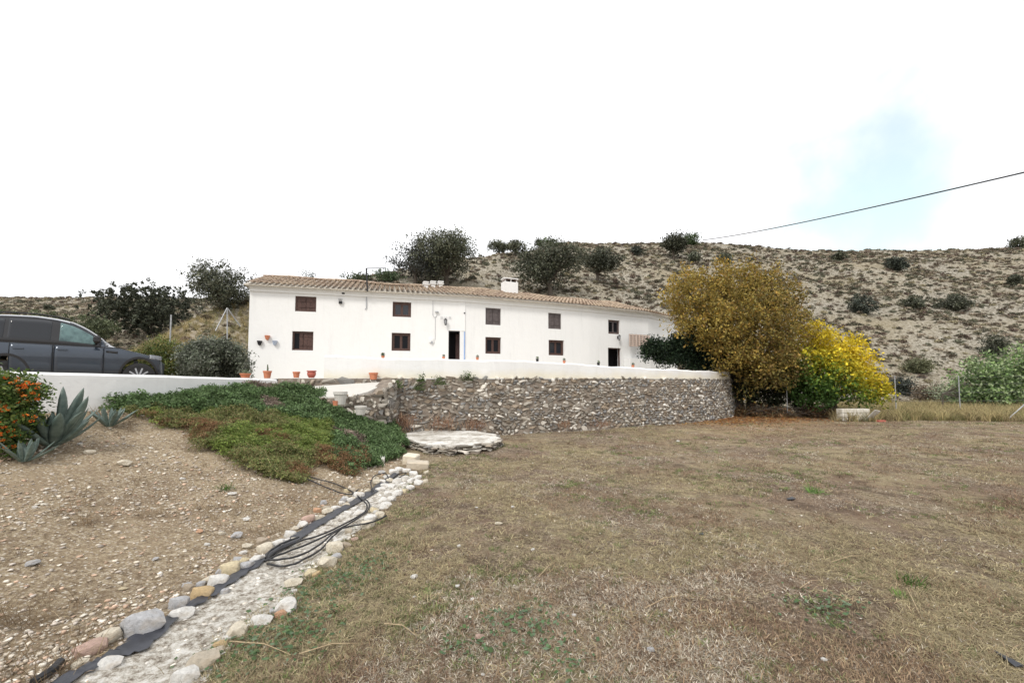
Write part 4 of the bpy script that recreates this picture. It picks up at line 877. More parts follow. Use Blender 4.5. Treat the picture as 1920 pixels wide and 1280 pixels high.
# ------------------------------------------------------------------ hillside scrub
def scatter_hill():
    n = 150000; Y = 24 + 130 * rng.random(n) ** .8; t = rng.uniform(-1.6, 1.6, n); X = t * Y
    Z = height(X, Y); px, py = proj(X, Y, Z)
    ok = (~inside(X, Y, TPOLY)) & ((Y > 26) | (px > 1560) | (px < 470)) & (Z > -1.5) & (rng.random(n) < np.clip(.5 + 2.2 * (fbm(X * .15, Y * .1, 4, 8) - .5), .28, .85))
    X, Y, Z = X[ok], Y[ok], Z[ok]; n = len(X)
    sz = (.11 + .48 * rng.random(n) ** 3.2) * np.interp(Y, [24, 60, 120], [.75, 1, 1.25]); kind = rng.choice(6, n, p=[.22, .2, .18, .14, .14, .12])
    rot = np.stack([np.zeros(n), np.zeros(n), rng.random(n) * 6.28], 1)
    pals = [[(.14, .115, .085), (.2, .165, .12)], [(.1, .095, .065), (.15, .14, .095)], [(.26, .21, .16), (.32, .27, .2)], [(.1, .105, .07), (.15, .15, .1)], [(.19, .14, .11), (.15, .11, .09)], [(.33, .29, .19), (.28, .25, .16)]]
    srcs = [clump_src('scrub_%s' % 'abcdef'[i], 90, 1.0, pals[i], .42, .72, 'leaf_far', .6) for i in range(6)]
    o = instancer('hillside_scrub', np.stack([X, Y, Z - .03], 1), rot, sz, kind, srcs); tag(o, 'low dry brown and olive scrub spotted all over the pale hillside', 'scrub', kind='stuff')
scatter_hill()
# ------------------------------------------------------------------ dry grass of the field
BED_L = [(60, 1320), (170, 1258), (240, 1222), (330, 1165), (420, 1102), (500, 1052), (570, 1002), (640, 962), (700, 925), (745, 892)]
BED_R = [(360, 1320), (390, 1262), (440, 1195), (515, 1150), (570, 1085), (612, 1040), (660, 1005), (705, 960), (755, 920), (790, 892)]
_b = sorted([(hit(*q).y, hit(*q).x) for q in BED_R]); BEDR_Y = [q[0] for q in _b] + [_b[-1][0] + .4]; BEDR_X = [q[1] for q in _b] + [-9]
STR = [(.47, .36, .23), (.33, .235, .15), (.64, .53, .38), (.22, .15, .1), (.1, .07, .05), (.4, .29, .19)]
def scatter_field():
    srcs = [tuft_src('straw_a', 18, .042, .085, STR, 1.2, .0019), tuft_src('straw_b', 16, .055, .1, STR[1:5], 1.2, .0015), tuft_src('straw_c', 12, .06, .06, [(.13, .085, .06), (.23, .145, .1), (.37, .27, .18)], 1.1, .0028),
            tuft_src('straw_green', 12, .05, .06, [(.15, .19, .07), (.22, .24, .1), (.11, .14, .055)], .95, .0026), tuft_src('straw_rust', 14, .05, .08, [(.26, .17, .11), (.34, .235, .16), (.18, .12, .085)], 1.2, .0022), tuft_src('straw_pale', 12, .05, .09, [(.6, .54, .44), (.5, .44, .35), (.68, .62, .52)], 1.3, .0022), tuft_src('straw_gold', 16, .07, .07, [(.5, .43, .27), (.42, .35, .22), (.36, .31, .18)], 1.05, .002)]
    n = 150000; Y = 1.6 * (18.5 / 1.6) ** rng.random(n); X = rng.uniform(-1.35, 1.35, n) * Y
    ok = (X > -2.0 + np.clip(Y - 9, 0, 9) * .1 + .15 * rng.normal(size=n)) & ~inside(X, Y + .25, TPOLY) & (X < 27) & (X > np.interp(Y, BEDR_Y, BEDR_X) - .06 + .07 * rng.normal(size=n)); X, Y = X[ok], Y[ok]; n = len(X)
    Z = height(X, Y); pn = fbm(X * .7, Y * .7, 3, 12); gn = fbm(X * 1.3 + 40, Y * 1.3, 3, 14)
    idx = rng.choice(3, n, p=[.4, .35, .25]); bare = fbm(X * .9 + 60, Y * .9, 4, 24); dkp = fbm(X * 1.1 + 3, Y * 1.1, 3, 22); idx = np.where((dkp > .54) & (rng.random(n) < .6), 2, idx); idx = np.where(rng.random(n) < np.clip((gn - .5) * 2.2, .015, .5), 3, idx); rn = fbm(X * .8 + 11, Y * 1.0, 4, 26); wn = fbm(X * .9 + 31, Y * 1.2 + 13, 4, 38)
    idx = np.where(rng.random(n) < np.clip((rn - .53) * 4, .02, .35), 4, idx); idx = np.where(rng.random(n) < np.clip((wn - .53) * 5, .04, .4), 5, idx); idx = np.where(rng.random(n) < np.clip((pn - .48) * 4, .03, .6), 6, idx)
    ch = (X < -1.0) & (X > -2.4) & (Y < 9) & (rng.random(n) < .16); idx = np.where(ch, 3, idx)
    scl = (.5 + .75 * rng.random(n) ** 1.5) * np.interp(Y, [2, 6, 18], [.8, 1.05, 1.6])
    kp = rng.random(n) < np.clip(1.0 - (bare - .5) * 6, .25, 1); X, Y, Z, scl, idx = X[kp], Y[kp], Z[kp], scl[kp], idx[kp]; n = len(X); scl = scl * (.8 + .5 * fbm(X * 2, Y * 2, 2, 31))
    rot = np.stack([np.zeros(n), np.zeros(n), rng.random(n) * 6.28], 1)
    o = instancer('dry_grass', np.stack([X, Y, Z], 1), rot, scl, idx, srcs); tag(o, 'short mown dry straw and grass covering the whole field', 'grass', kind='stuff')
    # tall dry grass beyond the field and sparse dry weeds on the bank
    s2 = [tuft_src('tall_a', 26, .5, .16, [(.46, .38, .2), (.38, .31, .16), (.3, .24, .13)], .35, .007), tuft_src('tall_b', 24, .38, .2, [(.28, .22, .13), (.2, .17, .09), (.36, .3, .17)], .5, .007), tuft_src('tall_c', 22, .42, .18, [(.2, .2, .09), (.33, .3, .13)], .4, .007)]
    n = 5200; px = rng.uniform(1560, 2150, n); Y = rng.uniform(17.6, 30, n); X = (px - 960) / F * Y
    o = instancer('tall_dry_grass', np.stack([X, Y, height(X, Y)], 1), np.stack([np.zeros(n), np.zeros(n), rng.random(n) * 6.28], 1), .55 + .7 * rng.random(n), rng.choice(3, n), s2); tag(o, 'tall straw-coloured grass along the far edge of the field', 'grass', kind='stuff')
    n = 4200; Y = rng.uniform(2.2, 9, n); X = -2.5 - rng.random(n) * 6; px, py = proj(X, Y, height(X, Y)); k = (rng.random(n) < np.clip((fbm(X * 1.2, Y * 1.2, 3, 55) - .42) * 4, .05, .9)); X, Y = X[k], Y[k]; n = len(X)
    s3 = [tuft_src('weed_a', 14, .14, .07, [(.2, .14, .085), (.3, .22, .13), (.14, .1, .06)], .7, .0016), tuft_src('weed_b', 10, .1, .1, [(.26, .19, .12), (.34, .27, .17)], 1.1, .0016)]
    o = instancer('dry_weeds', np.stack([X, Y, height(X, Y)], 1), np.stack([np.zeros(n), np.zeros(n), rng.random(n) * 6.28], 1), .5 + .9 * rng.random(n), rng.choice(2, n), s3); tag(o, 'thin brown dry weeds on the stony bank', 'weeds', kind='stuff')
    # driveway weeds / straw on the near knoll
    n = 2600; px = rng.uniform(225, 470, n); Y = rng.uniform(17, 34, n); X = (px - 960) / F * Y; k = ~inside(X, Y, TPOLY); X, Y = X[k], Y[k]; n = len(X)
    o = instancer('knoll_grass', np.stack([X, Y, height(X, Y)], 1), np.stack([np.zeros(n), np.zeros(n), rng.random(n) * 6.28], 1), .4 + .6 * rng.random(n), rng.choice(3, n), s2); tag(o, 'dry grass on the earth slope left of the house', 'grass', kind='stuff')
scatter_field()
# leaf litter
def litter():
    n = 5200; P0 = []
    for (a, b, sx, sy, m_) in ((1330, 19.0, 1.8, .6, 700), (1440, 18.3, 2.0, .8, 1500), (1300, 17.2, 2.5, .5, 250)):
        X = (a - 960) / F * b + rng.normal(size=m_) * sx; Y = b + rng.normal(size=m_) * sy + (X - (a - 960) / F * b) * .35; P0.append(np.stack([X, Y], 1))
    P = np.concatenate(P0); k = ~inside(P[:, 0], P[:, 1] + .2, TPOLY); P = P[k]; Z = height(P[:, 0], P[:, 1]) + .02 + .03 * rng.random(len(P)); C = np.column_stack([P, Z]); d = rand_unit(len(C)); d[:, 2] *= .25
    V, Fc, Cc = leaf_quads(C, .11, pick_cols(len(C), [(.34, .14, .05), (.42, .22, .08), (.25, .11, .05), (.5, .3, .12)]), upbias=2.5, aspect=.7, dirs=d)
    o = link('fallen_leaves', np_mesh('fallen_leaves', V, Fc, Cc), M['leaf']); tag(o, 'orange-brown fallen leaves on the ground below the autumn tree', 'leaves', kind='stuff')
litter()
# brush pile
bo = hit(1495, 783); root = empty('brush_pile', bo); tag(root, 'long heap of cut brown branches and leaves under the two trees', 'brush pile')
P = []; 
for k in range(26): P.append((random.uniform(-2.2, 1.7), random.uniform(-.2, .9), .05, random.uniform(.28, .5), random.uniform(.25, .5)))
C, tone = crown_points(P, 8000, .14); C[:, 2] = np.abs(C[:, 2]) * .9 + .02
V, Fc, Cc = leaf_quads(C, .12, pick_cols(len(C), [(.16, .09, .045), (.24, .14, .07), (.12, .08, .045), (.2, .17, .09)]) * tone[:, None], aspect=.3); link('dead_leaves', np_mesh('dead_leaves', V, Fc, Cc), M['leaf'], root)
mb = MB()
for k in range(110):
    x = random.uniform(-2.3, 1.8); y = random.uniform(-.3, 1); a = random.uniform(-.5, .5); l = random.uniform(.5, 1.3); z = random.uniform(.1, .45)
    mb.tube([(x, y, z), (x + l * .5 * math.cos(a), y + l * .3 * math.sin(a), z + .08), (x + l * math.cos(a), y + l * math.sin(a) * .6, max(.03, z - .12))], [.012, .01, .004], 4)
mb.obj('twigs', M['bark'], root)
# ------------------------------------------------------------------ block trough and boards at the field edge
p = at(1600, 786, 17.9); p.z = hz(p.x, p.y); s = 17.9 / F
M['block'] = mat_simple('weathered_block', (.5, .46, .38), (.68, .65, .58), 7, .9, bumps=.4)
root = empty('block_planter', p, .12); tag(root, 'weathered pale concrete block trough at the far edge of the field', 'trough')
bw, bh = 1.28, .5
for r_ in range(3):
    for c in range(4):
        off = .16 * (r_ % 2)
        x0 = -bw / 2 + c * bw / 4 + off; x1 = min(x0 + bw / 4, bw / 2)
        if c == 0 and r_ % 2: 
            m2 = MB(); m2.box((-bw / 2 + off / 2, 0, .02 + bh / 3 * (r_ + .5)), (off - .012, .3, bh / 3 - .014)); m2.obj('block', M['block'], root, bevel=.006)
        m2 = MB(); m2.box(((x0 + x1) / 2, random.uniform(-.008, .008), .02 + bh / 3 * (r_ + .5)), (x1 - x0 - .014, .3, bh / 3 - .014)); m2.obj('block', M['block'], root, bevel=.006)
m2 = MB(); m2.box((0, .02, bh / 2), (bw - .06, .24, bh - .02)); m2.obj('core', M['mortar'], root)
o = MB(); o.box((0, 0, 0), (.26, .03, .62), 0, Matrix.Rotation(R(38), 3, 'X') @ Matrix.Rotation(R(16), 3, 'Y')); o = o.obj('white_board', M['whitefloor'], bevel=.004); o.location = (p.x + .52, p.y - .32, p.z + .24); tag(o, 'white board leaning on the right end of the block trough', 'board')
o = MB(); o.box((0, 0, .03), (.42, .2, .07)); o = o.obj('red_brick', M['terra_dark'], bevel=.008); o.location = (p.x + .86, p.y - .28, p.z); o.rotation_euler[2] = .3; tag(o, 'reddish brick lying beside the white board', 'brick')
o = MB(); o.box((0, 0, .02), (1.1, .1, .05)); o = o.obj('pale_plank', M['block']); q = at(1690, 783, 18.4); o.location = (q.x, q.y, hz(q.x, q.y)); tag(o, 'pale plank lying on the field edge right of the trough', 'plank')
# ------------------------------------------------------------------ fences
fr_ = empty('wire_fence', at(1680, 775, 20.2)); fo = Vector(fr_.location); tag(fr_, 'sagging wire fence with thin grey posts beyond the field', 'fence'); tops = []
for (px, pt, Y) in ((1476, 700, 19.2), (1560, 705, 19.8), (1680, 704, 20.2), (1800, 704, 20.6), (1935, 702, 21)):
    b = at(px, 760, Y); b.z = hz(b.x, b.y) - .1; t = at(px, pt, Y); t.x = b.x; m2 = MB(); m2.tube([b - fo, t - fo], .022, 6); m2.obj('post', M['grey'], fr_); tops.append((b, t))
m2 = MB()
for f_ in (.2, .4, .6, .8, .97):
    for k in range(len(tops) - 1):
        a = tops[k][0].lerp(tops[k][1], f_) - fo; b = tops[k + 1][0].lerp(tops[k + 1][1], f_) - fo; m2.tube([a, (a + b) / 2 - Vector((0, 0, .02)), b], .004, 3, cap=False)
m2.obj('wire', M['grey'], fr_)
o = MB(); a = hit(1886, 789); b = at(1930, 750, a.y + .3); o.tube([a, b], .022, 6); o = o.obj('leaning_strut', M['grey']); tag(o, 'thin metal strut leaning up to the right at the right edge of the field', 'pole')
o = MB(); a = hit(321, 695); a = at(321, 690, 19); t = at(321, 590, 19); a.z = hz(a.x, a.y) - .1; a.x = t.x; o.tube([a, t], .03, 6); o = o.obj('fence_post', M['grey']); tag(o, 'single upright metal post left of the grey shrub', 'post')
tr = at(426, 577, 19.5); root = empty('braced_post', (tr.x, tr.y, hz(tr.x, tr.y))); tag(root, 'braced metal fence post with two slanting struts left of the house', 'post')
zr = Vector(root.location)
for (px, py) in ((426, 640), (404, 620), (451, 612)):
    b = at(px, py, 19.5 + (.4 if px > 430 else -.3 if px < 420 else 0)); m2 = MB(); m2.tube([b - zr, tr - zr], .026, 6); m2.obj('post' if px == 426 else 'strut', M['grey'], root)
# ------------------------------------------------------------------ overhead cable
a = at(1318, 450, 105); b = at(1990, 307, 24); mb = MB(); pts = []
for k in range(25):
    t = k / 24; q = a.lerp(b, t); pts.append(q)
# sag so the line hangs as a shallow curve
pts = [q - Vector((0, 0, .5 * 4 * (i / 24) * (1 - i / 24))) for i, q in enumerate(pts)]
mb.tube(pts, [.085 - .035 * i / 24 for i in range(25)], 6); o = mb.obj('overhead_cable', M['iron']); tag(o, 'black overhead cable running from the ridge up to the right', 'cable')
# ------------------------------------------------------------------ pots
def pot(name, label, px, pyb, Y, wpx, hpx, mat, bowl=False, z=None, plant_=None, rim=True):
    p = at(px, pyb, Y); s = Y / F; w_ = wpx * s / 2; h_ = hpx * s
    if z is not None: p.z = z
    root = empty(name, p); tag(root, label, 'flower pot', 'flower pots')
    m2 = MB()
    prof = [(.001, 0), (w_ * .68, 0), (w_ * .9, h_ * .78), (w_, h_ * .78), (w_, h_), (w_ * .88, h_), (w_ * .82, h_ * .85), (.001, h_ * .85)] if not bowl else [(.001, 0), (w_ * .55, 0), (w_ * .88, h_ * .4), (w_ * .9, h_ * .7), (w_ * .8, h_ * .82), (w_, h_ * .86), (w_, h_), (w_ * .85, h_), (.001, h_ * .85)]
    m2.lathe((0, 0, 0), prof, 18); m2.obj('pot', mat, root, smooth=False)
    if plant_ == 'cactus':
        m3 = MB(); m3.tube([(0, 0, h_ * .8), (.01, 0, h_ * 1.3), (0, 0, h_ * 1.85)], [.02, .024, .012], 7); m3.obj('cactus', mat_simple('cactus_skin', (.08, .1, .06), (.12, .14, .09), 20), root)
    if plant_ in ('leafy', 'spiky', 'small'):
        n = 220 if plant_ != 'small' else 110; rr = w_ * (1.1 if plant_ != 'small' else .95)
        if plant_ == 'spiky': d = rand_unit(60); d[:, 2] = np.abs(d[:, 2]) + .2; d /= np.linalg.norm(d, axis=1, keepdims=True); C = d * h_ * .65 + np.array([0, 0, h_ * .8]); V, Fc, Cc = leaf_quads(C, np.full(60, h_ * 1.35), pick_cols(60, [(.15, .2, .12), (.22, .25, .18)]), aspect=.1, dirs=d)
        else: P = rand_unit(n) * rr * (rng.random((n, 1)) ** .4) + np.array([0, 0, h_ + rr * .7]); V, Fc, Cc = leaf_quads(P, rr * .5, pick_cols(n, [(.06, .1, .035), (.1, .15, .05)]))
        link('plant', np_mesh('plant', V, Fc, Cc), M['leaf'], root)
    return root
pot('flower_pot', 'wide terracotta pot with a spiky plant at the left corner of the house', 460, 707.5, 12.6, 19, 9, M['terra'], plant_='spiky', z=dw_top(at(483, 709, 10.3).x, 10.3) + .02)
pot('flower_pot', 'tall terracotta pot holding one thin cactus', 501, 709, 12.2, 15, 14, M['terra'], plant_='cactus')
pot('flower_pot', 'small empty orange pot left of the round red bowl', 555.5, 709, 12.25, 13, 11.5, M['terra'], z=ZT)
pot('flower_pot', 'round dark red ceramic bowl pot on the low stone wall', 584, 707, 12.3, 17, 13.5, M['terra_dark'], bowl=True, z=ZT)
pot('flower_pot', 'orange pot hanging over the end of the stone corner above the ramp', 700, 716, 12.2, 17, 13, M['terra'], z=ZT - .05)
pot('white_urn', 'white flared urn standing at the foot of the ramp', 638, 758, 10.0, 25, 24, M['whitefloor'])
pot('white_planter', 'small white square-mouthed planter among green leaves below the urn', 676, 777, 9.6, 22, 16, M['whitefloor'])
m2 = MB(); q = at(629, 760, 9.9); m2.lathe((0, 0, 0), [(.001, 0), (.05, 0), (.065, .11), (.05, .11)], 12); o = m2.obj('small_pot', M['terra']); o.location = q; tag(o, 'tiny terracotta pot beside the white urn', 'flower pot')
for (px, lb, kd) in ((716, 'bright green potted plant on the parapet left of the casement window', 'leafy'), (831, 'tiny grey-leaved pot on the parapet just left of the front door', 'small'), (895, 'tiny pot on the parapet between the front door and the casement', 'small'), (1007, 'dark tiny potted plant on the parapet left of the last glazed window', 'small'), (1059, 'tiny pot on the parapet under the right edge of the last glazed window', 'small'), (1123, 'dark tiny pot on the parapet left of the low doorway', 'small'), (1186, 'tiny pot on the parapet below the lattice screen', 'small')):
    best = None; Lp_ = path_len(PAR)
    for q in np.arange(0, Lp_, .05):
        pp, dd_ = path_at(PAR, q); pp = pp + Vector((-dd_.y, dd_.x)) * .2; x_ = 960 + F * pp.x / pp.y
        if best is None or abs(x_ - px) < best[0]: best = (abs(x_ - px), pp)
    pp = best[1]; pot('flower_pot', lb, px, 680, pp.y, 6 if kd == 'small' else 7, 5 if kd == 'small' else 4, M['iron'] if px in (1007, 1123) else M['terra'], z=par_top(pp.x, pp.y) - .01, plant_=kd).location.xy = pp
# ------------------------------------------------------------------ agaves
def mat_agave():
    m, n, b = newmat('agave_skin'); g_ = n.nodes.new('ShaderNodeTexCoord'); f = noise_node(n, 7, 4); c = ramp(n, f, [(.35, (.085, .125, .11)), (.65, (.17, .22, .19))]); n.links.new(c, b.inputs['Base Color']); b.inputs['Roughness'].default_value = .55; bump(n, b, noise_node(n, 30), .2, .01); return m
M['agave'] = mat_agave()
def agave_leaf(ln, wd, curve, seed):
    V = []; Fc = []; ns = 14
    for i in range(ns + 1):
        t = i / ns; w_ = wd * (.55 + 1.1 * t - .2 * t * t) * (1 - t ** 3.0) ** .9 if t < 1 else 0; w_ = max(w_, .0015)
        x = ln * t * (1 - .12 * curve * t); z = curve * ln * t * t * .35
        for k, (y, dz) in enumerate(((-1, .35), (-.93, .33), (-.5, .1), (0, 0), (.5, .1), (.93, .33), (1, .35))):
            V.append((x, y * w_ * (1 + (.05 if k in (0, 6) and i % 2 else 0)), z + dz * w_))
        for k, (y, dz) in enumerate(((.5, -.12), (0, -.28), (-.5, -.12))): V.append((x, y * w_, z + dz * w_ + .0))
    n = 10
    for i in range(ns):
        for k in range(n): Fc.append((i * n + k, i * n + (k + 1) % n, (i + 1) * n + (k + 1) % n, (i + 1) * n + k))
    me = np_mesh('leaf', V, Fc); me.materials.append(M['agave']); me.shade_smooth(); return me
AG = [agave_leaf(1, .088, c, i) for i, c in enumerate((.15, .4, -.2, .6, .05))]
def agave(label, loc, size, n, seed, specs=None, name='agave_plant'):
    root = empty(name, loc); tag(root, label, 'agave', 'agave plants on the bank'); r_ = random.Random(seed); specs = specs or []
    for i in range(n):
        t = i / n; az = i * 2.4 + r_.uniform(-.2, .2); el = R(28 + 54 * t + r_.uniform(-6, 6)); specs.append((az, el, size * (1 - .3 * t) * r_.uniform(.85, 1.1), r_.uniform(.85, 1.2)))
    for (az, el, ln, wd) in specs:
        o = bpy.data.objects.new('leaf', r_.choice(AG)); COL.objects.link(o); o.parent = root
        o.rotation_euler = (0, -el, az); o.scale = (ln, ln * wd * 1.15, ln); o.location = (math.cos(az) * .04, math.sin(az) * .04, .02)
    return root
q = hit(98, 840); agave('large grey-green agave with broad upright leaves beside the orange flowers', (q.x, q.y, q.z), .66, 30, 4, [(R(5), R(60), .85, 1.1), (R(0), R(46), .8, 1.0), (R(10), R(74), .82, 1.1)])
q = hit(205, 802); agave('small blue-grey agave between the large agave and the green mats', (q.x, q.y, q.z), .4, 16, 9)
q = hit(45, 868); agave('low agave with drooping leaves in shade below the orange flowers', (q.x, q.y, q.z), .36, 14, 15)
# lantana
q = hit(20, 850); root = empty('lantana_bush', q); tag(root, 'lantana bush full of orange flower heads at the left edge', 'flowering bush')
LL = [lob(*k, q) for k in [(-20, 740, 48, q.y - .1), (24, 738, 34, q.y), (60, 735, 20, q.y), (0, 790, 42, q.y - .1), (35, 785, 30, q.y - .1), (-60, 760, 50, q.y), (10, 825, 28, q.y - .15)]]
P, tone = crown_points(LL, 12000, .06); V, Fc, Cc = leaf_quads(P, .045, pick_cols(len(P), [(.09, .15, .035), (.06, .1, .03), (.14, .18, .05)]) * tone[:, None], aspect=.6); link('foliage', np_mesh('foliage', V, Fc, Cc), M['leaf'], root)
fl = []; 
for k in range(140):
    lb = LL[rng.integers(len(LL))]; d = rand_unit(1)[0]; d[1] = -abs(d[1]); d[2] = d[2] * .8 + .2; d /= np.linalg.norm(d); c = np.array(lb[:3]) + d * lb[3] * 1.02; m_ = 26
    fl.append(c + rand_unit(m_) * .024 * np.array([1, 1, .7]))
P = np.concatenate(fl); V, Fc, Cc = leaf_quads(P, .016, pick_cols(len(P), [(.75, .2, .03), (.8, .33, .06), (.7, .13, .03)]), aspect=.9); link('flowers', np_mesh('flowers', V, Fc, Cc), M['leaf'], root)
# ------------------------------------------------------------------ ground cover mats
def cover():
    poly = [(225, 765), (250, 735), (330, 738), (400, 733), (470, 732), (530, 735), (600, 742), (640, 756), (690, 775), (735, 800), (752, 835), (745, 858), (700, 868), (650, 885), (600, 890), (545, 905), (480, 893), (430, 870), (390, 845), (345, 810), (300, 785), (250, 778)]
    W = [hit(*q) for q in poly]; wp = [(p.x, p.y) for p in W]; xs_ = [p[0] for p in wp]; ys_ = [p[1] for p in wp]
    n = 30000; X = rng.uniform(min(xs_), max(xs_), n); Y = rng.uniform(min(ys_), max(ys_), n); k = inside(X + .06 * rng.normal(size=n) + (vnoise(X * 4, Y * 4, 91) - .5) * .5, Y + .06 * rng.normal(size=n) + (vnoise(X * 4, Y * 4, 92) - .5) * .5, wp); X, Y = X[k], Y[k]
    # keep clear of the driveway wall
    wx = np.interp(Y, [p[1] for p in pth], [p[0] for p in pth]); k = X > wx + .12; X, Y = X[k], Y[k]; n = len(X)
    Z = height(X, Y); px, py = proj(X, Y, Z)
    edge_ = np.clip(1 - (X - np.interp(Y, [p[1] for p in pth], [p[0] for p in pth])) / .7, 0, 1) * .17 * (py < 800); mound = edge_ * (.6 + .8 * vnoise(X * 7, Y * 7, 5)) + np.exp(-((px - 500) / 130) ** 2 - ((py - 850) / 55) ** 2) * .16 + (fbm(X * 3.2, Y * 3.2, 4, 50) - .4) * .38
    lay = rng.random(n); Z2 = Z + .02 + np.clip(mound, 0, .4) * lay ** .5
    dk_ = (py < 778 + .12 * (px - 430).clip(0, 200)) | (px > 625); br = fbm(X * 1.2 + 9, Y * 1.2, 3, 70); lit = fbm(X * 1.8, Y * 1.8, 3, 71)
    idx = np.where(dk_, rng.choice([0, 1], n), np.where(lit > .55, 3, 2)); idx = np.where(~dk_ & (br > .63) & (rng.random(n) < .7), 4, idx)
    idx = np.where((px > 590) & (px < 690) & (py > 848) & (rng.random(n) < .8), 4, idx); idx = np.where(dk_ & (br > .66), 5, idx)
    srcs = [clump_src('mat_dark', 46, .11, [(.085, .135, .06), (.11, .165, .075), (.055, .09, .04)], .04, .9), clump_src('mat_green', 60, .1, [(.1, .165, .07), (.08, .13, .06)], .036, .9),
            clump_src('mat_olive', 60, .1, [(.17, .21, .075), (.12, .16, .06), (.2, .18, .09)], .032, .7, aspect=.35), clump_src('mat_lime', 60, .1, [(.17, .24, .06), (.13, .18, .055), (.22, .24, .08)], .032, .7, aspect=.4), clump_src('mat_brown', 60, .1, [(.2, .11, .06), (.15, .1, .055), (.24, .16, .09)], .032, .6, aspect=.3), clump_src('mat_grey', 46, .1, [(.22, .18, .16), (.17, .14, .12)], .04, .6, aspect=.35)]
    rot = np.stack([rng.normal(size=n) * .3, rng.normal(size=n) * .3, rng.random(n) * 6.28], 1)
    o = instancer('ground_cover', np.stack([X, Y, Z2], 1), rot, (.5 + .9 * rng.random(n) ** 1.5) * np.where(dk_, 1.15, .9), idx, srcs); tag(o, 'dense mat of green and olive creeping succulents spilling down the bank', 'ground cover', kind='stuff')
cover()
def tufts(lst, name, label, pal, h, n=16, wd=.003, lie=.7):
    for k, (px, py, sc) in enumerate(lst):
        p = hit(px, py); mb_ = tuft_src('tuft', n * 5, h, .11, pal, lie, wd); me = mb_.data; o = link(name, me); o.location = p; o.scale = (sc, sc, sc); o.rotation_euler[2] = k; tag(o, label[k], 'grass tuft', 'green tufts in the dry ground')
tufts([(1712, 1100, 1.0), (1690, 1120, .6), (422, 918, 1.0), (1530, 925, 1.2), (1180, 1100, .0001)][:4], 'grass_tuft', ['bright green grass tuft standing alone in the dry field', 'smaller green tuft touching the bright one in the field', 'green weed tuft on the stony bank below the creeping mats', 'yellow-green tuft in the middle distance of the field'], [(.13, .26, .05), (.18, .32, .08), (.1, .18, .05)], .12)
bl = [(930, 1190, .5), (1010, 1180, .5), (985, 1160, .35), (870, 1215, .35), (590, 1110, .8), (640, 1090, .7), (560, 1180, .8), (510, 1200, .8), (690, 1060, .6), (1540, 1150, .4), (1560, 1130, .3), (460, 1230, .6), (1070, 1240, .3)]
def broadleaf():
    P = []
    for (px, py, s) in bl:
        c = hit(px, py); m_ = int(150 * s); a = rng.normal(size=(m_, 2)) * .13 * (.5 + s); X = c.x + a[:, 0]; Y = c.y + a[:, 1]; P.append(np.stack([X, Y, height(X, Y) + .012 + .03 * rng.random(m_)], 1))
    P = np.concatenate(P); d = rand_unit(len(P)); d[:, 2] = np.abs(d[:, 2]) * .4; V, Fc, C = leaf_quads(P, .036, pick_cols(len(P), [(.1, .17, .08), (.14, .2, .12), (.08, .13, .05)]), upbias=1.2, aspect=.6, dirs=d)
    o = link('creeping_weeds', np_mesh('creeping_weeds', V, Fc, C), M['leaf']); tag(o, 'small green broad-leaved weeds creeping through the dry straw', 'weeds', kind='stuff')
broadleaf()
# dry reddish plants at the foot of the wall
def wallweeds():
    P = []
    for (px, py, Y, s, m_) in ((755, 790, 12.0, 18, 420), (830, 793, 12.3, 16, 260), (890, 796, 12.7, 13, 220), (1130, 795, 14.2, 10, 120), (1060, 795, 13.6, 8, 100)):
        c = at(px, py, Y); k = Y / F; P.append(np.stack([c.x + rng.normal(size=m_) * s * k * .8, c.y + rng.normal(size=m_) * .1, np.abs(c.z + rng.normal(size=m_) * s * .4 * k)], 1))
    P = np.concatenate(P); d = rand_unit(len(P)); d[:, 2] = np.abs(d[:, 2]) + .8; d /= np.linalg.norm(d, axis=1, keepdims=True)
    V, Fc, C = leaf_quads(P, .22, pick_cols(len(P), [(.26, .15, .1), (.2, .12, .08), (.3, .2, .13)]), aspect=.05, dirs=d); o = link('dead_stems', np_mesh('dead_stems', V, Fc, C), M['leaf']); tag(o, 'reddish brown dead stems between the stone wall and the round step', 'weeds', kind='stuff')
wallweeds()
for k, (px, py, lb) in enumerate(((742, 728, 'small green weed growing from the wall top at its left corner'), (788, 732, 'green weed hanging in the stones right of the corner'), (826, 722, 'dark green weed rooted under the white parapet'), (872, 715, 'small weed on the wall edge below the front door'), (790, 716, 'tiny weed where parapet meets stones left of the door'))):
    Y = 12.35 + (px - 740) * .005; c = at(px, py, Y - .12); plant('wall_weed', lb, 'weed', c, .4, .3, [(.07, .1, .04), (.1, .14, .05)], 260, .05, group='weeds in the stone wall', nl=5, seed=200 + k, clump=.06, mat='leaf', z0=-.1, part='foliage')
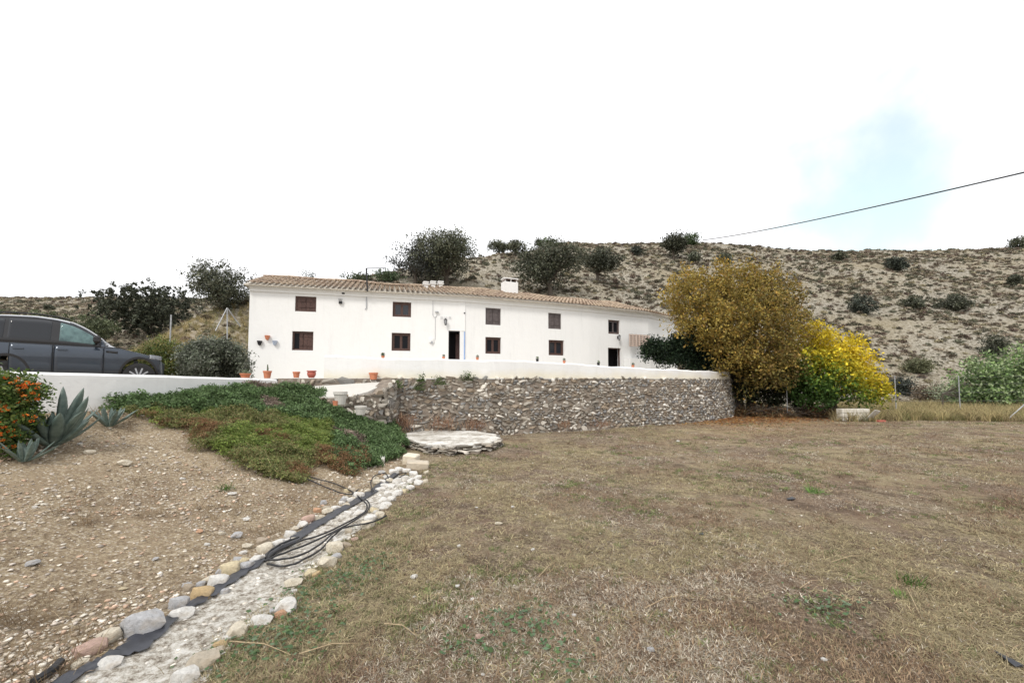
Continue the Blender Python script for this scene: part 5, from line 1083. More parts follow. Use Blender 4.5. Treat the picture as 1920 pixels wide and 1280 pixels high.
# ------------------------------------------------------------------ channel
def at_h(px, py, dz=0): p = hit(px, py); p.z += dz; return p
def strip(Lp, Rp, dz, wob=0, nl=60, nw=8):
    def ev(P, t):
        k = t * (len(P) - 1); i = min(int(k), len(P) - 2); f = k - i; return P[i][0] * (1 - f) + P[i + 1][0] * f, P[i][1] * (1 - f) + P[i + 1][1] * f
    Lw = [hit(*ev(Lp, i / nl)) for i in range(nl + 1)]; Rw = [hit(*ev(Rp, i / nl)) for i in range(nl + 1)]; V = []; Fc = []
    for i in range(nl + 1):
        for k in range(nw + 1):
            f = k / nw; x = Lw[i].x * (1 - f) + Rw[i].x * f + (.11 * (float(vnoise(i * .9, k // nw * 7.3, 44)) - .5) + .05 * (float(vnoise(i * 2.3, 3, 45)) - .5)) * (k in (0, nw)) * min(1, 2 * abs(Rw[i].x - Lw[i].x)); y = Lw[i].y * (1 - f) + Rw[i].y * f
            V.append((x, y, hz(x, y) + dz + wob * (random.random() - .3) * (0 < k < nw)))
    for i in range(nl):
        for k in range(nw): a = i * (nw + 1) + k; Fc.append((a, a + 1, a + nw + 2, a + nw + 1))
    return V, Fc
def mat_bed():
    m, n, b = newmat('lime_bed'); pos = n.nodes.new('ShaderNodeNewGeometry').outputs['Position']
    c = ramp(n, noise_node(n, 16, 7, .8, vec=pos), [(.38, (.15, .12, .09)), (.46, (.38, .34, .28)), (.54, (.62, .59, .53)), (.64, (.76, .74, .7))]); n.links.new(c, b.inputs['Base Color']); b.inputs['Roughness'].default_value = .95; bump(n, b, noise_node(n, 40, 5, .8, vec=pos), .9, .03); return m
M['bed'] = mat_bed()
V, Fc = strip(BED_L, BED_R, .012, .012); o = link('channel_bed', np_mesh('channel_bed', V, Fc), M['bed']); o['kind'] = 'structure'; o.data.shade_smooth()
LN_R = [(80, 1330), (190, 1272), (290, 1222), (345, 1176), (442, 1104), (508, 1064), (582, 1012), (652, 967), (706, 931), (752, 895)]
LN_R = [(a + (c - a) * k, b + (d - b) * k) for (a, b), (c, d), k in zip(BED_L, LN_R, [.8, .5, .85, .3, .6, .22, .55, .3, .5, .3])]
V, Fc = strip([(a - 6, b - 4) for a, b in BED_L], LN_R, .03, .012, 80, 5); me = np_mesh('plastic_liner', V, Fc); me.shade_smooth(); o = link('plastic_liner', me, M['liner']); tag(o, 'black plastic liner showing along the left side of the stone-edged channel', 'plastic sheet')
mb = MB(); a = hit(88, 1275); mb.tube([at_h(60, 1300, .03), at_h(95, 1272, .04), at_h(112, 1262, .04)], .022, 8); o = mb.obj('pipe_end', M['hose']); tag(o, 'end of a thick black pipe poking out at the bottom left', 'pipe')
# stones that edge the channel
CT = {'w': (.8, .78, .74), 'g': (.52, .52, .53), 'c': (.74, .67, .54), 'o': (.6, .44, .24), 'y': (.7, .6, .4), 'p': (.58, .4, .33), 't': (.46, .38, .29), 'r': (.62, .36, .22), 'b': (.56, .49, .39)}
CN = {'w': 'white', 'g': 'grey', 'c': 'cream', 'o': 'ochre', 'y': 'pale yellow', 'p': 'pinkish', 't': 'tan', 'r': 'orange-pink', 'b': 'beige'}
def mat_pebble(k):
    c = CT[k]; m, n, b = newmat('river_stone_' + CN[k].replace(' ', '_').replace('-', '_')); f = noise_node(n, 3.2, 7, .75)
    f2 = noise_node(n, 1.1, 3, .5); cc = ramp(n, f, [(.28, tuple(x * .45 for x in c)), (.42, tuple(x * .85 for x in c)), (.6, tuple(min(.9, x * 1.05) for x in c)), (.75, tuple(min(.88, x * .5 + .42) for x in c))])
    cc = mixc(n, ramp(n, f2, [(.5, (0,) * 3), (.7, (.5,) * 3)]), cc, (.42, .33, .22)); n.links.new(cc, b.inputs['Base Color']); b.inputs['Roughness'].default_value = .85; bump(n, b, noise_node(n, 7, 6, .75), .7, .05); return m
PM = {k: mat_pebble(k) for k in CT}
SH = [rock_mesh('river_stone', 300 + i, 30, .72, True, None, .17) for i in range(9)]; SHM = {}
for m_ in SH:
    m_.set_sharp_from_angle(angle=R(30))
LEFT = [(200, 1250, 50, 'w'), (150, 1246, 28, 'c'), (168, 1218, 54, 'p'), (205, 1196, 46, 'c'), (265, 1172, 80, 'g'), (238, 1158, 0, 'w'), (340, 1150, 42, 'w'), (334, 1130, 38, 'g'), (308, 1140, 16, 't'), (378, 1112, 42, 'o'), (352, 1104, 22, 't'), (408, 1092, 38, 'w'), (392, 1086, 24, 'c'), (430, 1068, 38, 'y'), (420, 1113, 22, 'g'), (463, 1064, 30, 'g'), (458, 1050, 20, 'y'), (446, 1052, 18, 'g'), (483, 1050, 26, 'w'), (456, 1036, 14, 'w'), (496, 1028, 32, 'c'), (492, 1014, 24, 't'), (520, 1022, 27, 'w'), (463, 1025, 20, 'c'), (537, 1014, 16, 'w'), (543, 1003, 24, 'w'), (550, 1012, 18, 'c'), (552, 992, 16, 'c'), (565, 985, 24, 'w'), (577, 974, 26, 'p'), (588, 973, 22, 'c'), (602, 969, 14, 'c'), (595, 957, 18, 'r'), (613, 960, 20, 'c'), (630, 952, 17, 'w'), (641, 943, 14, 'w'), (650, 947, 16, 'c'), (646, 934, 14, 'w'), (660, 936, 15, 'c'), (672, 929, 22, 'w'), (688, 922, 14, 'c'), (606, 942, 14, 'g'), (705, 905, 18, 'c'), (716, 903, 16, 'w'), (650, 921, 12, 'y')]
RIGHT = [(345, 1274, 54, 'w'), (375, 1242, 66, 'b'), (412, 1214, 24, 'o'), (444, 1183, 42, 'c'), (490, 1166, 38, 'w'), (525, 1154, 26, 'r'), (536, 1138, 46, 'w'), (550, 1096, 32, 'c'), (582, 1075, 26, 'y'), (592, 1078, 20, 'o'), (612, 1056, 36, 'c'), (628, 1046, 24, 'g'), (626, 1028, 36, 'c'), (648, 1021, 20, 't'), (665, 1011, 13, 'p'), (632, 1016, 18, 'w'), (622, 1010, 20, 'w'), (688, 985, 26, 'c'), (694, 974, 24, 'w'), (710, 967, 22, 'c'), (700, 957, 20, 'y'), (722, 948, 24, 'w'), (718, 938, 20, 'w'), (735, 936, 18, 'w'), (745, 925, 22, 'w'), (757, 921, 19, 'y'), (770, 914, 17, 'w'), (729, 925, 20, 'w'), (785, 905, 20, 'w'), (797, 902, 13, 'c'), (800, 885, 12, 'c'), (735, 912, 18, 'w')]
MIDL = [(652, 962, 20, 'w'), (673, 963, 24, 'w'), (666, 955, 16, 'w'), (722, 912, 18, 'w'), (712, 918, 20, 'w'), (725, 893, 14, 'w'), (738, 884, 20, 'w'), (750, 880, 18, 'w'), (762, 882, 16, 'w'), (775, 888, 20, 'w'), (760, 896, 16, 'w'), (745, 903, 20, 'w'), (730, 902, 16, 'c'), (771, 900, 16, 'w'), (784, 895, 15, 'w'), (715, 886, 12, 'g'), (704, 897, 13, 'c'), (755, 908, 14, 'w')]
def ordinal(n):
    w = 'first second third fourth fifth sixth seventh eighth ninth tenth eleventh twelfth thirteenth fourteenth fifteenth sixteenth seventeenth eighteenth nineteenth twentieth'.split()
    t = {20: 'twenty', 30: 'thirty', 40: 'forty', 50: 'fifty', 60: 'sixty', 70: 'seventy'}
    return w[n - 1] if n <= 20 else (t[n // 10 * 10] + '-' + w[n % 10 - 1] if n % 10 else t[n // 10 * 10].replace('y', 'ieth'))
def place_stones(lst, where, name='edging_stone', group='stones edging the channel'):
    k = 0
    for (px, py, wp_, c) in sorted(lst, key=lambda t: -t[1]):
        if wp_ <= 0: continue
        k += 1; p = hit(px, py + wp_ * .18); s = p.y / F * wp_ * .5 * 1.0; s = s * math.sqrt(1 / (1 + ((px - 960) / F) ** 2 * .35))
        key = (random.randrange(len(SH)), c)
        if key not in SHM: m_ = SH[key[0]].copy(); m_.materials.append(PM[c]); SHM[key] = m_
        o = bpy.data.objects.new(name, SHM[key]); COL.objects.link(o); fl_ = random.uniform(.8, 1.0)
        o.scale = (s, s * random.uniform(.85, 1.1), s * fl_); o.rotation_euler = (random.uniform(-.2, .2), random.uniform(-.2, .2), random.uniform(-.5, .9)); o.location = (p.x, p.y, p.z + s * random.uniform(.22, .4))
        size = 'big ' if wp_ > 44 else 'small ' if wp_ < 20 else ''
        tag(o, f'{size}{CN[c]} stone, {ordinal(k)} from the near end {where}', 'stone', group)
def fill(lst, n, jit):
    L0 = sorted([q for q in lst if q[2] > 0], key=lambda t: -t[1]); r_ = random.Random(9); out = []
    for _ in range(n):
        i = r_.randrange(len(L0) - 1); a, b = L0[i], L0[i + 1]; t = r_.random(); k = (a[1] - 800) / 450
        out.append((a[0] + (b[0] - a[0]) * t + r_.uniform(-jit, jit) * k, a[1] + (b[1] - a[1]) * t + r_.uniform(-jit, jit) * k * .7, (8 + 14 * k) * r_.uniform(.6, 1.2), r_.choice('wwwcgbt')))
    return lst + out
LEFT = fill(LEFT, 16, 16); RIGHT = fill(RIGHT, 18, 16)
place_stones(LEFT, "of the channel's left edge"); place_stones(RIGHT, "of the channel's right edge"); place_stones(MIDL, 'in the white heap closing the channel')
SOLO = [(168, 848, 20, 'c', 'cream stone on the bare bank below the small agave'), (232, 868, 26, 'c', 'flat cream stone right of the bare bank middle'), (150, 833, 10, 'w', 'tiny white stone left on the upper bank'), (342, 897, 11, 'w', 'white pebble midway on the bank'), (435, 926, 16, 'w', 'white stone beside the green tuft'), (373, 998, 16, 'r', 'orange-pink stone on the bank'), (415, 1002, 14, 'c', 'cream stone right of the orange-pink one'), (443, 1004, 24, 'g', 'flat grey stone on the bank above the channel'), (388, 1020, 11, 'w', 'small white stone below the orange-pink one'), (462, 974, 13, 'w', 'white stone uphill from the flat grey one'), (230, 1105, 15, 'y', 'pale yellow stone low on the bank'), (60, 1056, 26, 'g', 'greyish slab of stone on the bank at the left'), (290, 1052, 14, 'g', 'grey stone on the lower bank'), (65, 950, 12, 'w', 'small pale stone far left on the bank'),
        (838, 1180, 0, 'w', ''), (935, 982, 14, 'c', 'cream stone in the field beyond the channel'), (894, 951, 6, 'w', 'tiny white stone far in the field'), (961, 951, 7, 'w', 'tiny white pebble in the field centre'), (860, 1023, 8, 'w', 'white pebble near the channel in the field'), (999, 1029, 9, 'w', 'white pebble in the middle of the field'), (776, 1084, 14, 'w', 'white stone in the straw right of the hoses'), (858, 1100, 10, 'w', 'white stone in straw, right of its neighbour'), (777, 1118, 8, 'w', 'small white stone below its neighbour in straw'), (885, 1127, 9, 'w', 'white chip in the straw'), (899, 1197, 20, 'p', 'pinkish stone among the green weeds in front'), (1076, 1157, 9, 'w', 'white chip right of the weeds'), (1256, 1148, 9, 'w', 'white chip in the right half of the field'), (1220, 1217, 16, 'g', 'grey elongated stone near the bottom of the field'), (1545, 1240, 13, 'w', 'white stone near the bottom right of the field'), (1352, 1242, 7, 'w', 'tiny white chip at the bottom of the field'), (905, 1273, 8, 'w', 'white chip at the bottom edge'), (1130, 1081, 6, 'w', 'tiny chip in the field middle'), (1271, 827, 9, 'w', 'white stone near the foot of the long wall')]
for (px, py, wp_, c, lb) in SOLO:
    if wp_ <= 0: continue
    n0 = set(bpy.data.objects); place_stones([(px, py, wp_, c)], '', 'loose_stone', 'loose stones'); o = (set(bpy.data.objects) - n0).pop(); o['label'] = lb; o.scale[2] *= .7
for (px, py, w_, h_, c, lb) in ((771, 870, 26, 19, 'c', 'squared cream block where the channel meets the steps'), (783, 880, 40, 15, 'b', 'long beige block lying in front of the squared cream one'), (716, 868, 10, 12, 'w', 'small upright white stone at the edge of the green mat'), (711, 790, 24, 34, 'g', 'tall grey slab standing at the wall corner')):
    p = hit(px, py); s = p.y / F; m2 = MB(); m2.box((0, 0, 0), (w_ * s, .25, h_ * s)); o = m2.obj('stone_block', PM[c], bevel=.02); o.location = (p.x, p.y, p.z + h_ * s * .45); o.rotation_euler = (.05, .08, random.uniform(-.3, .3)); tag(o, lb, 'stone block')
# gravel
def gravel():
    items = []
    r_ = np.random.default_rng(5)
    def add(X, Y, size, pal):
        Z = height(X, Y)
        for x, y, z, s in zip(X, Y, Z, size):
            a = r_.random() * 6.28; c, sn = math.cos(a), math.sin(a); f = .45 + .35 * r_.random()
            items.append(((x, y, z + s * .25), [[c * s, -sn * s, 0], [sn * s, c * s, 0], [0, 0, s * f]], np.array(pal[r_.integers(len(pal))]) * (.8 + .4 * r_.random())))
    n = 17000; Y = 1.5 * (9.5 / 1.5) ** r_.random(n); X = -2.3 - r_.random(n) ** 1.0 * (np.minimum(Y * 1.3, 7) - 2.3).clip(.3); k = r_.random(n) < .25 + .75 * (fbm(X * 1.5, Y * 1.5, 3, 90) > .47); X, Y = X[k], Y[k]
    sz = (.006 + .02 * r_.random(len(X)) ** 3.5) * np.interp(Y, [2, 9], [.8, 1.6]); add(X, Y, sz, [(.6, .54, .45), (.42, .35, .27), (.72, .68, .6), (.33, .28, .22), (.5, .45, .4), (.55, .4, .3)])
    n = 4200; t = r_.random(n); Lx = np.interp(t, np.linspace(0, 1, 10), [hit(*q).x for q in BED_L]); Ly = np.interp(t, np.linspace(0, 1, 10), [hit(*q).y for q in BED_L]); Rx = np.interp(t, np.linspace(0, 1, 10), [hit(*q).x for q in BED_R]); Ry = np.interp(t, np.linspace(0, 1, 10), [hit(*q).y for q in BED_R]); f = .02 + 1.03 * r_.random(n) ** .8
    add(Lx + (Rx - Lx) * f, Ly + (Ry - Ly) * f, .005 + .022 * r_.random(n) ** 2.5 * np.interp(t, [0, 1], [.7, 1.3]), [(.78, .76, .72), (.66, .63, .57), (.5, .46, .4)])
    n = 2600; Y = 1.8 * (12 / 1.8) ** r_.random(n); X = r_.uniform(-1.3, 1.3, n) * Y; k = X > -1.7; X, Y = X[k], Y[k]; add(X, Y, (.004 + .01 * r_.random(len(X)) ** 3) * np.interp(Y, [2, 12], [.8, 2]), [(.55, .5, .43), (.7, .67, .6), (.32, .26, .2)])
    n = 900; px = r_.uniform(300, 470, n); Y = r_.uniform(11.8, 15.5, n); X = (px - 960) / F * Y; add(X, Y, .03 + .08 * r_.random(n) ** 2, [(.5, .43, .33), (.62, .56, .46), (.36, .3, .23)])
    o = link('gravel', join_rocks(items, 'gravel'), M['stone_col']); tag(o, 'small angular stones strewn over the bare bank, channel bed and field', 'gravel', kind='stuff')
gravel()
# twigs and straw stalks lying about
mb = MB()
for (px, py, dx, dy) in [(560, 1240, 110, -25), (430, 1215, 120, 20), (1560, 1060, 70, -12), (1500, 1110, 40, -18), (1010, 1090, 30, -30), (340, 1095, -50, 40), (1700, 1110, 30, 60), (720, 1180, 60, 18), (1210, 1150, 70, -30)]:
    a = at_h(px, py, .03); b = at_h(px + dx, py + dy, .02); mb.tube([a, (a + b) / 2 + Vector((.01, .02, .015)), b], [.003, .003, .0015], 5)
o = mb.obj('dry_twigs', mat_simple('dry_twig', (.3, .22, .13), (.45, .35, .22), 20)); tag(o, 'thin dry twigs lying scattered on the ground', 'twigs', kind='stuff')
for k, (pts_, lb) in enumerate((([(1862, 1228), (1880, 1240), (1905, 1262), (1920, 1262), (1895, 1240)], 'torn black plastic strip at the bottom right corner'), ([(1470, 936), (1482, 932), (1496, 937), (1490, 942), (1478, 941)], 'black scrap lying in the middle of the field'), ([(1306, 1000), (1320, 1003), (1322, 1008), (1312, 1008)], 'small dark scrap in the field left of the tuft'))):
    W = [hit(*q) for q in pts_]; c0 = sum(W, Vector()) / len(W); m2 = MB(); n = len(W); vs = [Vector((q.x, q.y, q.z + .035 + .02 * (i_ % 2))) - c0 for i_, q in enumerate(W)] + [Vector((q.x, q.y, q.z + .03)) - c0 for q in W]
    m2.add(vs, [tuple(range(n)), tuple(range(2 * n - 1, n - 1, -1))] + [(i, (i + 1) % n, n + (i + 1) % n, n + i) for i in range(n)]); o = m2.obj('plastic_scrap', M['liner']); o.location = c0; o.scale = (1, 1, .5) if 'corner' in lb else (.75, .45, .5); tag(o, lb, 'plastic scrap')
# hoses
def smoothpath(pts, n=12):
    out = []; P = [pts[0]] + pts + [pts[-1]]
    for i in range(1, len(P) - 2):
        for k in range(n):
            t = k / n; out.append(tuple(.5 * ((2 * P[i][a]) + (-P[i - 1][a] + P[i + 1][a]) * t + (2 * P[i - 1][a] - 5 * P[i][a] + 4 * P[i + 1][a] - P[i + 2][a]) * t * t + (-P[i - 1][a] + 3 * P[i][a] - 3 * P[i + 1][a] + P[i + 2][a]) * t ** 3) for a in range(2)))
    out.append(pts[-1]); return out
mb = MB()
for j, pts_ in enumerate([[(497, 1062), (520, 1042), (560, 1025), (610, 1008), (655, 985), (682, 968), (688, 955), (678, 942), (655, 925), (620, 910), (580, 900), (545, 905 - 14)],
             [(497, 1064), (530, 1050), (580, 1030), (630, 1005), (665, 985), (690, 965), (692, 952), (684, 944)],
             [(497, 1066), (540, 1062), (575, 1050), (605, 1030), (625, 1012), (650, 1000), (700, 990), (725, 978)],
             [(500, 1070), (545, 1070), (570, 1058), (600, 1040), (620, 1018), (640, 1000)],
             [(497, 1060), (505, 1046), (530, 1030), (560, 1018)],
             [(700, 930), (695, 915), (702, 900), (722, 895), (728, 905)], [(735, 903), (748, 893), (762, 891), (755, 897), (742, 903)],
             [(545, 890), (575, 905), (620, 925), (655, 935), (672, 925)]]):
    sp = smoothpath(pts_); W = [hit(*q) for q in sp]
    for _ in range(4): W = [W[0]] + [(W[i - 1] + W[i] * 2 + W[i + 1]) / 4 for i in range(1, len(W) - 1)] + [W[-1]]
    mb.tube([Vector((q.x, q.y, q.z + .045 + .012 * (j % 3))) for q in W], .0095, 6)
o = mb.obj('irrigation_hose', M['hose'], smooth=True); tag(o, 'looped black irrigation hoses lying over the stone channel', 'hose')
# ------------------------------------------------------------------ car
def car():
    paint, n, b = newmat('grey_blue_paint'); b.inputs['Base Color'].default_value = (.062, .07, .105, 1); b.inputs['Metallic'].default_value = .55; b.inputs['Roughness'].default_value = .28; b.inputs['Coat Weight'].default_value = .8; b.inputs['Coat Roughness'].default_value = .05
    n.links.new(mixc(n, noise_node(n, 1.2, 4), (.03, .042, .06), (.048, .062, .085)), b.inputs['Base Color'])
    blk = mat_simple('black_trim', (.012, .012, .014), None, rough=.35); gl = mat_simple('tinted_glass', (.012, .014, .018), None, rough=.05); glf, n2, b2 = newmat('front_glass'); b2.inputs['Base Color'].default_value = (.05, .13, .125, 1); b2.inputs['Roughness'].default_value = .05
    n2.links.new(ramp(n2, noise_node(n2, 3.2, 3), [(.4, (.04, .075, .08)), (.6, (.1, .17, .17))]), b2.inputs['Base Color'])  # teal of the lit interior is painted into the opaque front glass
    tyre = mat_simple('tyre_rubber', (.015, .015, .016), None, rough=.85); rim = mat_simple('alloy', (.4, .41, .43), None, rough=.3, metal=.8); lamp = mat_simple('lamp_lens', (.2, .21, .23), None, rough=.08)
    car_ = empty('parked_car'); tag(car_, 'dark grey-blue SUV parked behind the low white wall', 'car')
    TX = [0, -.05, -.15, -.35, -.7, -1.1, -1.3, -1.55, -1.85, -2.15, -2.45, -2.9, -3.5, -4.0, -4.3, -4.5, -4.62, -4.68]
    TZ = [.66, .77, .84, .9, .975, 1.05, 1.11, 1.31, 1.49, 1.62, 1.68, 1.72, 1.705, 1.655, 1.58, 1.4, 1.1, .8]
    top = lambda x: float(np.interp(-x, [-a for a in TX], TZ))
    def top(x):   # smoothed
        return float(np.mean([np.interp(-(x + d), [-a for a in TX], TZ) for d in (-.09, -.045, 0, .045, .09)]))
    plan = lambda x: float(np.interp(-x, [-.0, .04, .12, .3, .7, 1.2, 3.6, 4.2, 4.55, 4.68], [.62, .76, .86, .93, .98, 1, 1, .97, .92, .84]))
    belt = lambda x: 1.03 + .02 * max(0, -x - 1.2)
    def wz(x, z):
        bl_ = min(belt(x), top(x) - .05)
        if z <= bl_: return float(np.interp(z, [.22, .32, .5, .72, .86, .97, bl_ if bl_ > .98 else .98], [.84, .9, .935, .945, .95, .94, .915]))
        return float(np.interp(z, [bl_, bl_ + .04, 1.6, 1.7], [.915, .865, .66, .6])) if top(x) > 1.2 else .88
    side = lambda x, z: wz(x, z) * plan(x)
    X = sorted(set([round(v, 4) for v in np.concatenate([np.linspace(0, -.4, 9), np.linspace(-.4, -4.3, 60), np.linspace(-4.3, -4.68, 9)])]), reverse=True); rings = []
    for x in X:
        t = top(x); bl_ = min(belt(x), t - .05); zl = [.22, .3, .42, .55, .68, .8, .88, .95]; zs = [min(z, bl_ - .01 * (8 - i)) for i, z in enumerate(zl)] + [bl_]
        hi = t - .06 if t > bl_ + .2 else bl_ + .02
        zs += [bl_ + (hi - bl_) * f for f in (.12, .35, .6, .8, 1)] if hi > bl_ + .03 else [bl_ + .004 * (i + 1) for i in range(5)]
        ring = [(x, side(x, z), z) for z in zs]; ye = ring[-1][1]; ze = ring[-1][2]
        for f in (.93, .8, .55, .28, 0): ring.append((x, ye * f, ze + (t - ze) * (1 - f ** 3)))
        ring = [(x, 0, .2), (x, side(x, .22) * .9, .2)] + ring; mir = [(a, -b_, c) for a, b_, c in ring[-2:0:-1]]; rings.append(ring + mir)
    nn = len(rings[0]); V = [p for r_ in rings for p in r_]; Fc = [(i * nn + k, i * nn + (k + 1) % nn, (i + 1) * nn + (k + 1) % nn, (i + 1) * nn + k) for i in range(len(rings) - 1) for k in range(nn)]
    me = bpy.data.meshes.new('body'); me.from_pydata(V, [], Fc + [tuple(range(nn)), tuple(range(len(V) - nn, len(V)))[::-1]]); bm = bmesh.new(); bm.from_mesh(me); bmesh.ops.recalc_face_normals(bm, faces=bm.faces); bm.to_mesh(me); bm.free()
    me.materials.append(paint); body = link('body', me, None, car_); AX = (-.62, -3.34); WR = .365
    for ax in AX:
        m2 = MB(); m2.tube([(ax, -1.2, WR), (ax, 1.2, WR)], .425, 40); cut = m2.obj('cutter', blk); md = body.modifiers.new('arch', 'BOOLEAN'); md.object = cut; md.operation = 'DIFFERENCE'; md.solver = 'EXACT'
        bpy.context.view_layer.update(); dg = bpy.context.evaluated_depsgraph_get(); m3 = bpy.data.meshes.new_from_object(body.evaluated_get(dg)); body.modifiers.clear(); body.data = m3; bpy.data.objects.remove(cut)
    body.data.name = 'body'; body.data.shade_smooth(); body.data.set_sharp_from_angle(angle=R(32))
    def patch(name, mat, x0, x1, zlo, zhi, off, sgn, parent=car_, nx=14, nz=5):
        V = []; Fc = []
        for i in range(nx + 1):
            x = x0 + (x1 - x0) * i / nx; a = zlo(x); c = max(zhi(x), a + .002)
            for k in range(nz + 1): z = a + (c - a) * k / nz; V.append((x, sgn * (side(x, z) + off), z))
        for i in range(nx):
            for k in range(nz): q = i * (nz + 1) + k; Fc.append((q, q + 1, q + nz + 2, q + nz + 1) if sgn > 0 else (q, q + nz + 1, q + nz + 2, q + 1))
        me = np_mesh(name, V, Fc); me.shade_smooth(); o = link(name, me, mat, parent); md = o.modifiers.new('thick', 'SOLIDIFY'); md.thickness = .004; md.offset = -1; return o
    for sg in (-1, 1):
        patch('window_surround', blk, -1.5, -4.25, lambda x: belt(x) + .012, lambda x: min(top(x) - .07, 1.65), .005, sg)
        patch('window', glf, -1.62, -2.38, lambda x: belt(x) + .045, lambda x: min(top(x) - .105, 1.6), .011, sg)['label'] = 'front side window coloured like its teal-lit interior'
        patch('window', gl, -2.55, -3.36, lambda x: belt(x) + .045, lambda x: min(top(x) - .105, 1.6), .011, sg)
        patch('window', gl, -3.44, -4.05 + .0, lambda x: belt(x) + .05 + max(0, (-x - 3.75)) * .5, lambda x: min(top(x) - .105, 1.58), .011, sg)
        for (x0, x1) in ((-1.42, -2.46), (-2.475, -3.3)):
            d = patch('door', paint, x0, x1, lambda x: .34, lambda x: belt(x) - .012, .006, sg, nx=10, nz=8)
            m2 = MB(); hx = x1 + .17; hzv = .955; m2.box((hx, sg * (side(hx, hzv) + .035), hzv), (.2, .025, .028)); m2.box((hx - .08, sg * (side(hx, hzv) + .015), hzv), (.03, .04, .03)); m2.box((hx + .08, sg * (side(hx, hzv) + .015), hzv), (.03, .04, .03)); m2.obj('door_handle', paint, d)
            for xx in (x0, x1): patch('seam_shadow', blk, xx + .004, xx - .004, lambda x: .34, lambda x: belt(x), .008, sg, d, 1, 8)  # dark strips stand in for the shadow in the door gaps
        patch('waist_crease', blk, -.75, -4.4, lambda x: belt(x) - .004, lambda x: belt(x) + .012, .004, sg, nx=30, nz=1)
        patch('wing_vent', blk, -1.12, -1.38, lambda x: .9 + (-1.12 - x) * .08, lambda x: .95 + (-1.12 - x) * .04, .009, sg, nx=4, nz=1)
        patch('sill_trim', blk, -1.3, -3.2, lambda x: .225, lambda x: .33, .01, sg, nx=12, nz=2)
        patch('headlight', lamp, -.07, -.38, lambda x: .76 + (-x) * .1, lambda x: .86 + (-x) * .12, .008, sg, nx=6, nz=3)
        for ax in AX:
            m2 = MB()
            for k in range(28):
                a0 = math.pi * (k / 28) * 1.24 - .12 * math.pi; a1 = math.pi * ((k + 1) / 28) * 1.24 - .12 * math.pi; vs = []
                for a in (a0, a1):
                    for rr in (.425, .478):
                        x = ax + math.cos(a) * rr; z = WR + math.sin(a) * rr; y = side(x, max(.23, z)); vs += [(x, sg * (y + .014), z), (x, sg * (y - .03), z)]
                m2.add(vs, [(0, 2, 6, 4), (1, 5, 7, 3), (0, 4, 5, 1), (2, 3, 7, 6)])
            m2.obj('arch_trim', blk, car_)
        m2 = MB(); y = side(-1.62, 1.1); m2.box((-1.6, sg * (y + .07), 1.13), (.06, .14, .04)); m2.obj('mirror_arm', blk, car_)
        m2 = MB(); m2.box((-1.58, sg * (y + .2), 1.2), (.16, .24, .17)); mi = m2.obj('wing_mirror', blk, car_, bevel=.04)
        m2 = MB(); m2.tube([(x, sg * (side(x, top(x) - .06) - .05), top(x) + .015) for x in np.linspace(-2.2, -4.0, 14)], .017, 6); m2.obj('roof_rail', blk, car_)
        for ax in AX:
            wl = empty('wheel', (ax, sg * .82, WR)); wl.parent = car_; wl.scale = (.95 / .84, 1, .91)
            m2 = MB(); nseg = 36; prof = [(.24, -.11), (.33, -.115), (.36, -.09), (.365, 0), (.36, .09), (.33, .115), (.24, .11)]; vs = []
            for k in range(nseg):
                t = 2 * math.pi * k / nseg
                for r_, y_ in prof: vs.append((r_ * math.cos(t), y_, r_ * math.sin(t)))
            npf = len(prof); m2.add(vs, [(k * npf + j, k * npf + j + 1, ((k + 1) % nseg) * npf + j + 1, ((k + 1) % nseg) * npf + j) for k in range(nseg) for j in range(npf - 1)]); m2.obj('tyre', tyre, wl, smooth=True)
            m2 = MB(); m2.tube([(0, -.1, 0), (0, .1, 0)], .07, 12)
            for k in range(10): t = 2 * math.pi * k / 10; m2.box((.155 * math.cos(t), sg * .085, .155 * math.sin(t)), (.2, .03, .035), 0, Matrix.Rotation(-t, 3, 'Y'))
            m2.tube([(0, sg * .1, 0), (0, sg * .06, 0)], .06, 12); m2.obj('rim', rim, wl); m2 = MB(); m2.tube([(0, -.09, 0), (0, .0, 0)], .242, 24); m2.obj('dark_wheel_disc', blk, wl)  # black disc stands in for the dark hollow behind the spokes
    def top_patch(name, mat, x0, x1, yf, off=.008, nx=12, ny=10):
        V = []; Fc = []
        for i in range(nx + 1):
            x = x0 + (x1 - x0) * i / nx; t = top(x); bl_ = min(belt(x), t - .05); hi = t - .06 if t > bl_ + .2 else bl_ + .02; ye = side(x, hi)
            for k in range(ny + 1): f = -yf + 2 * yf * k / ny; V.append((x, ye * f, hi + (t - hi) * (1 - abs(f) ** 3) + off))
        for i in range(nx):
            for k in range(ny): q = i * (ny + 1) + k; Fc.append((q, q + 1, q + ny + 2, q + ny + 1))
        me = np_mesh(name, V, Fc); me.shade_smooth(); link(name, me, mat, car_)
    top_patch('windscreen', gl, -1.34, -2.2, .93); top_patch('rear_window', gl, -4.3, -4.55, .88)
    m2 = MB(); m2.box((-.02, 0, .62), (.07, 1.0, .16)); m2.obj('grille', blk, car_, bevel=.01); m2 = MB(); m2.box((-.02, 0, .36), (.08, 1.1, .16)); m2.obj('bumper_intake', blk, car_, bevel=.01)
    m2 = MB(); m2.box((-.7 + .0, 0, .5), (.1, 1.3, .5)); m2.box((-3.6, 0, .5), (.1, 1.3, .5)); m2.box((-2.2, 0, .4), (3.4, 1.2, .3)); m2.obj('underbody', blk, car_)
    return car_
c_ = car()
CAR_ANG = R(41); axle = at(262, 700, 11.2)
fw_ = Vector((math.cos(CAR_ANG), math.sin(CAR_ANG), 0)); rt = Vector((math.sin(CAR_ANG), -math.cos(CAR_ANG), 0))
gz_ = 1.355
pos = Vector((axle.x, axle.y, gz_)) - rt * .93 + fw_ * .5
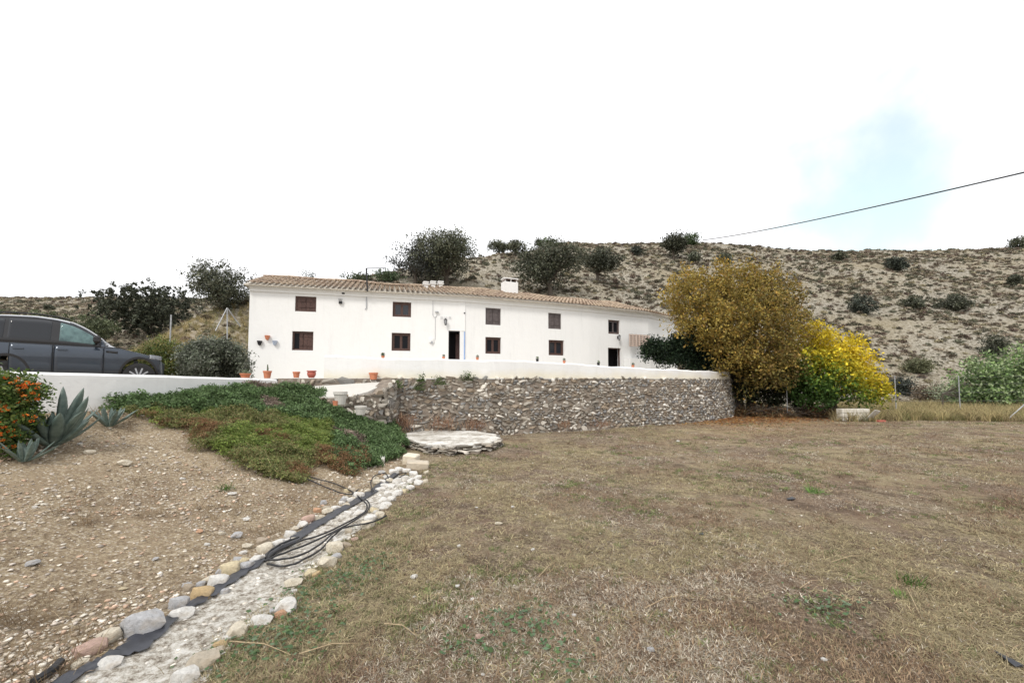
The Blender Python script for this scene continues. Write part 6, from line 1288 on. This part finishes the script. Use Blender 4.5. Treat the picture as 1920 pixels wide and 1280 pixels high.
c_.location = pos; c_.scale = (.84, 1, 1.1); c_.rotation_euler = (0, R(-1.0) * 0, CAR_ANG)
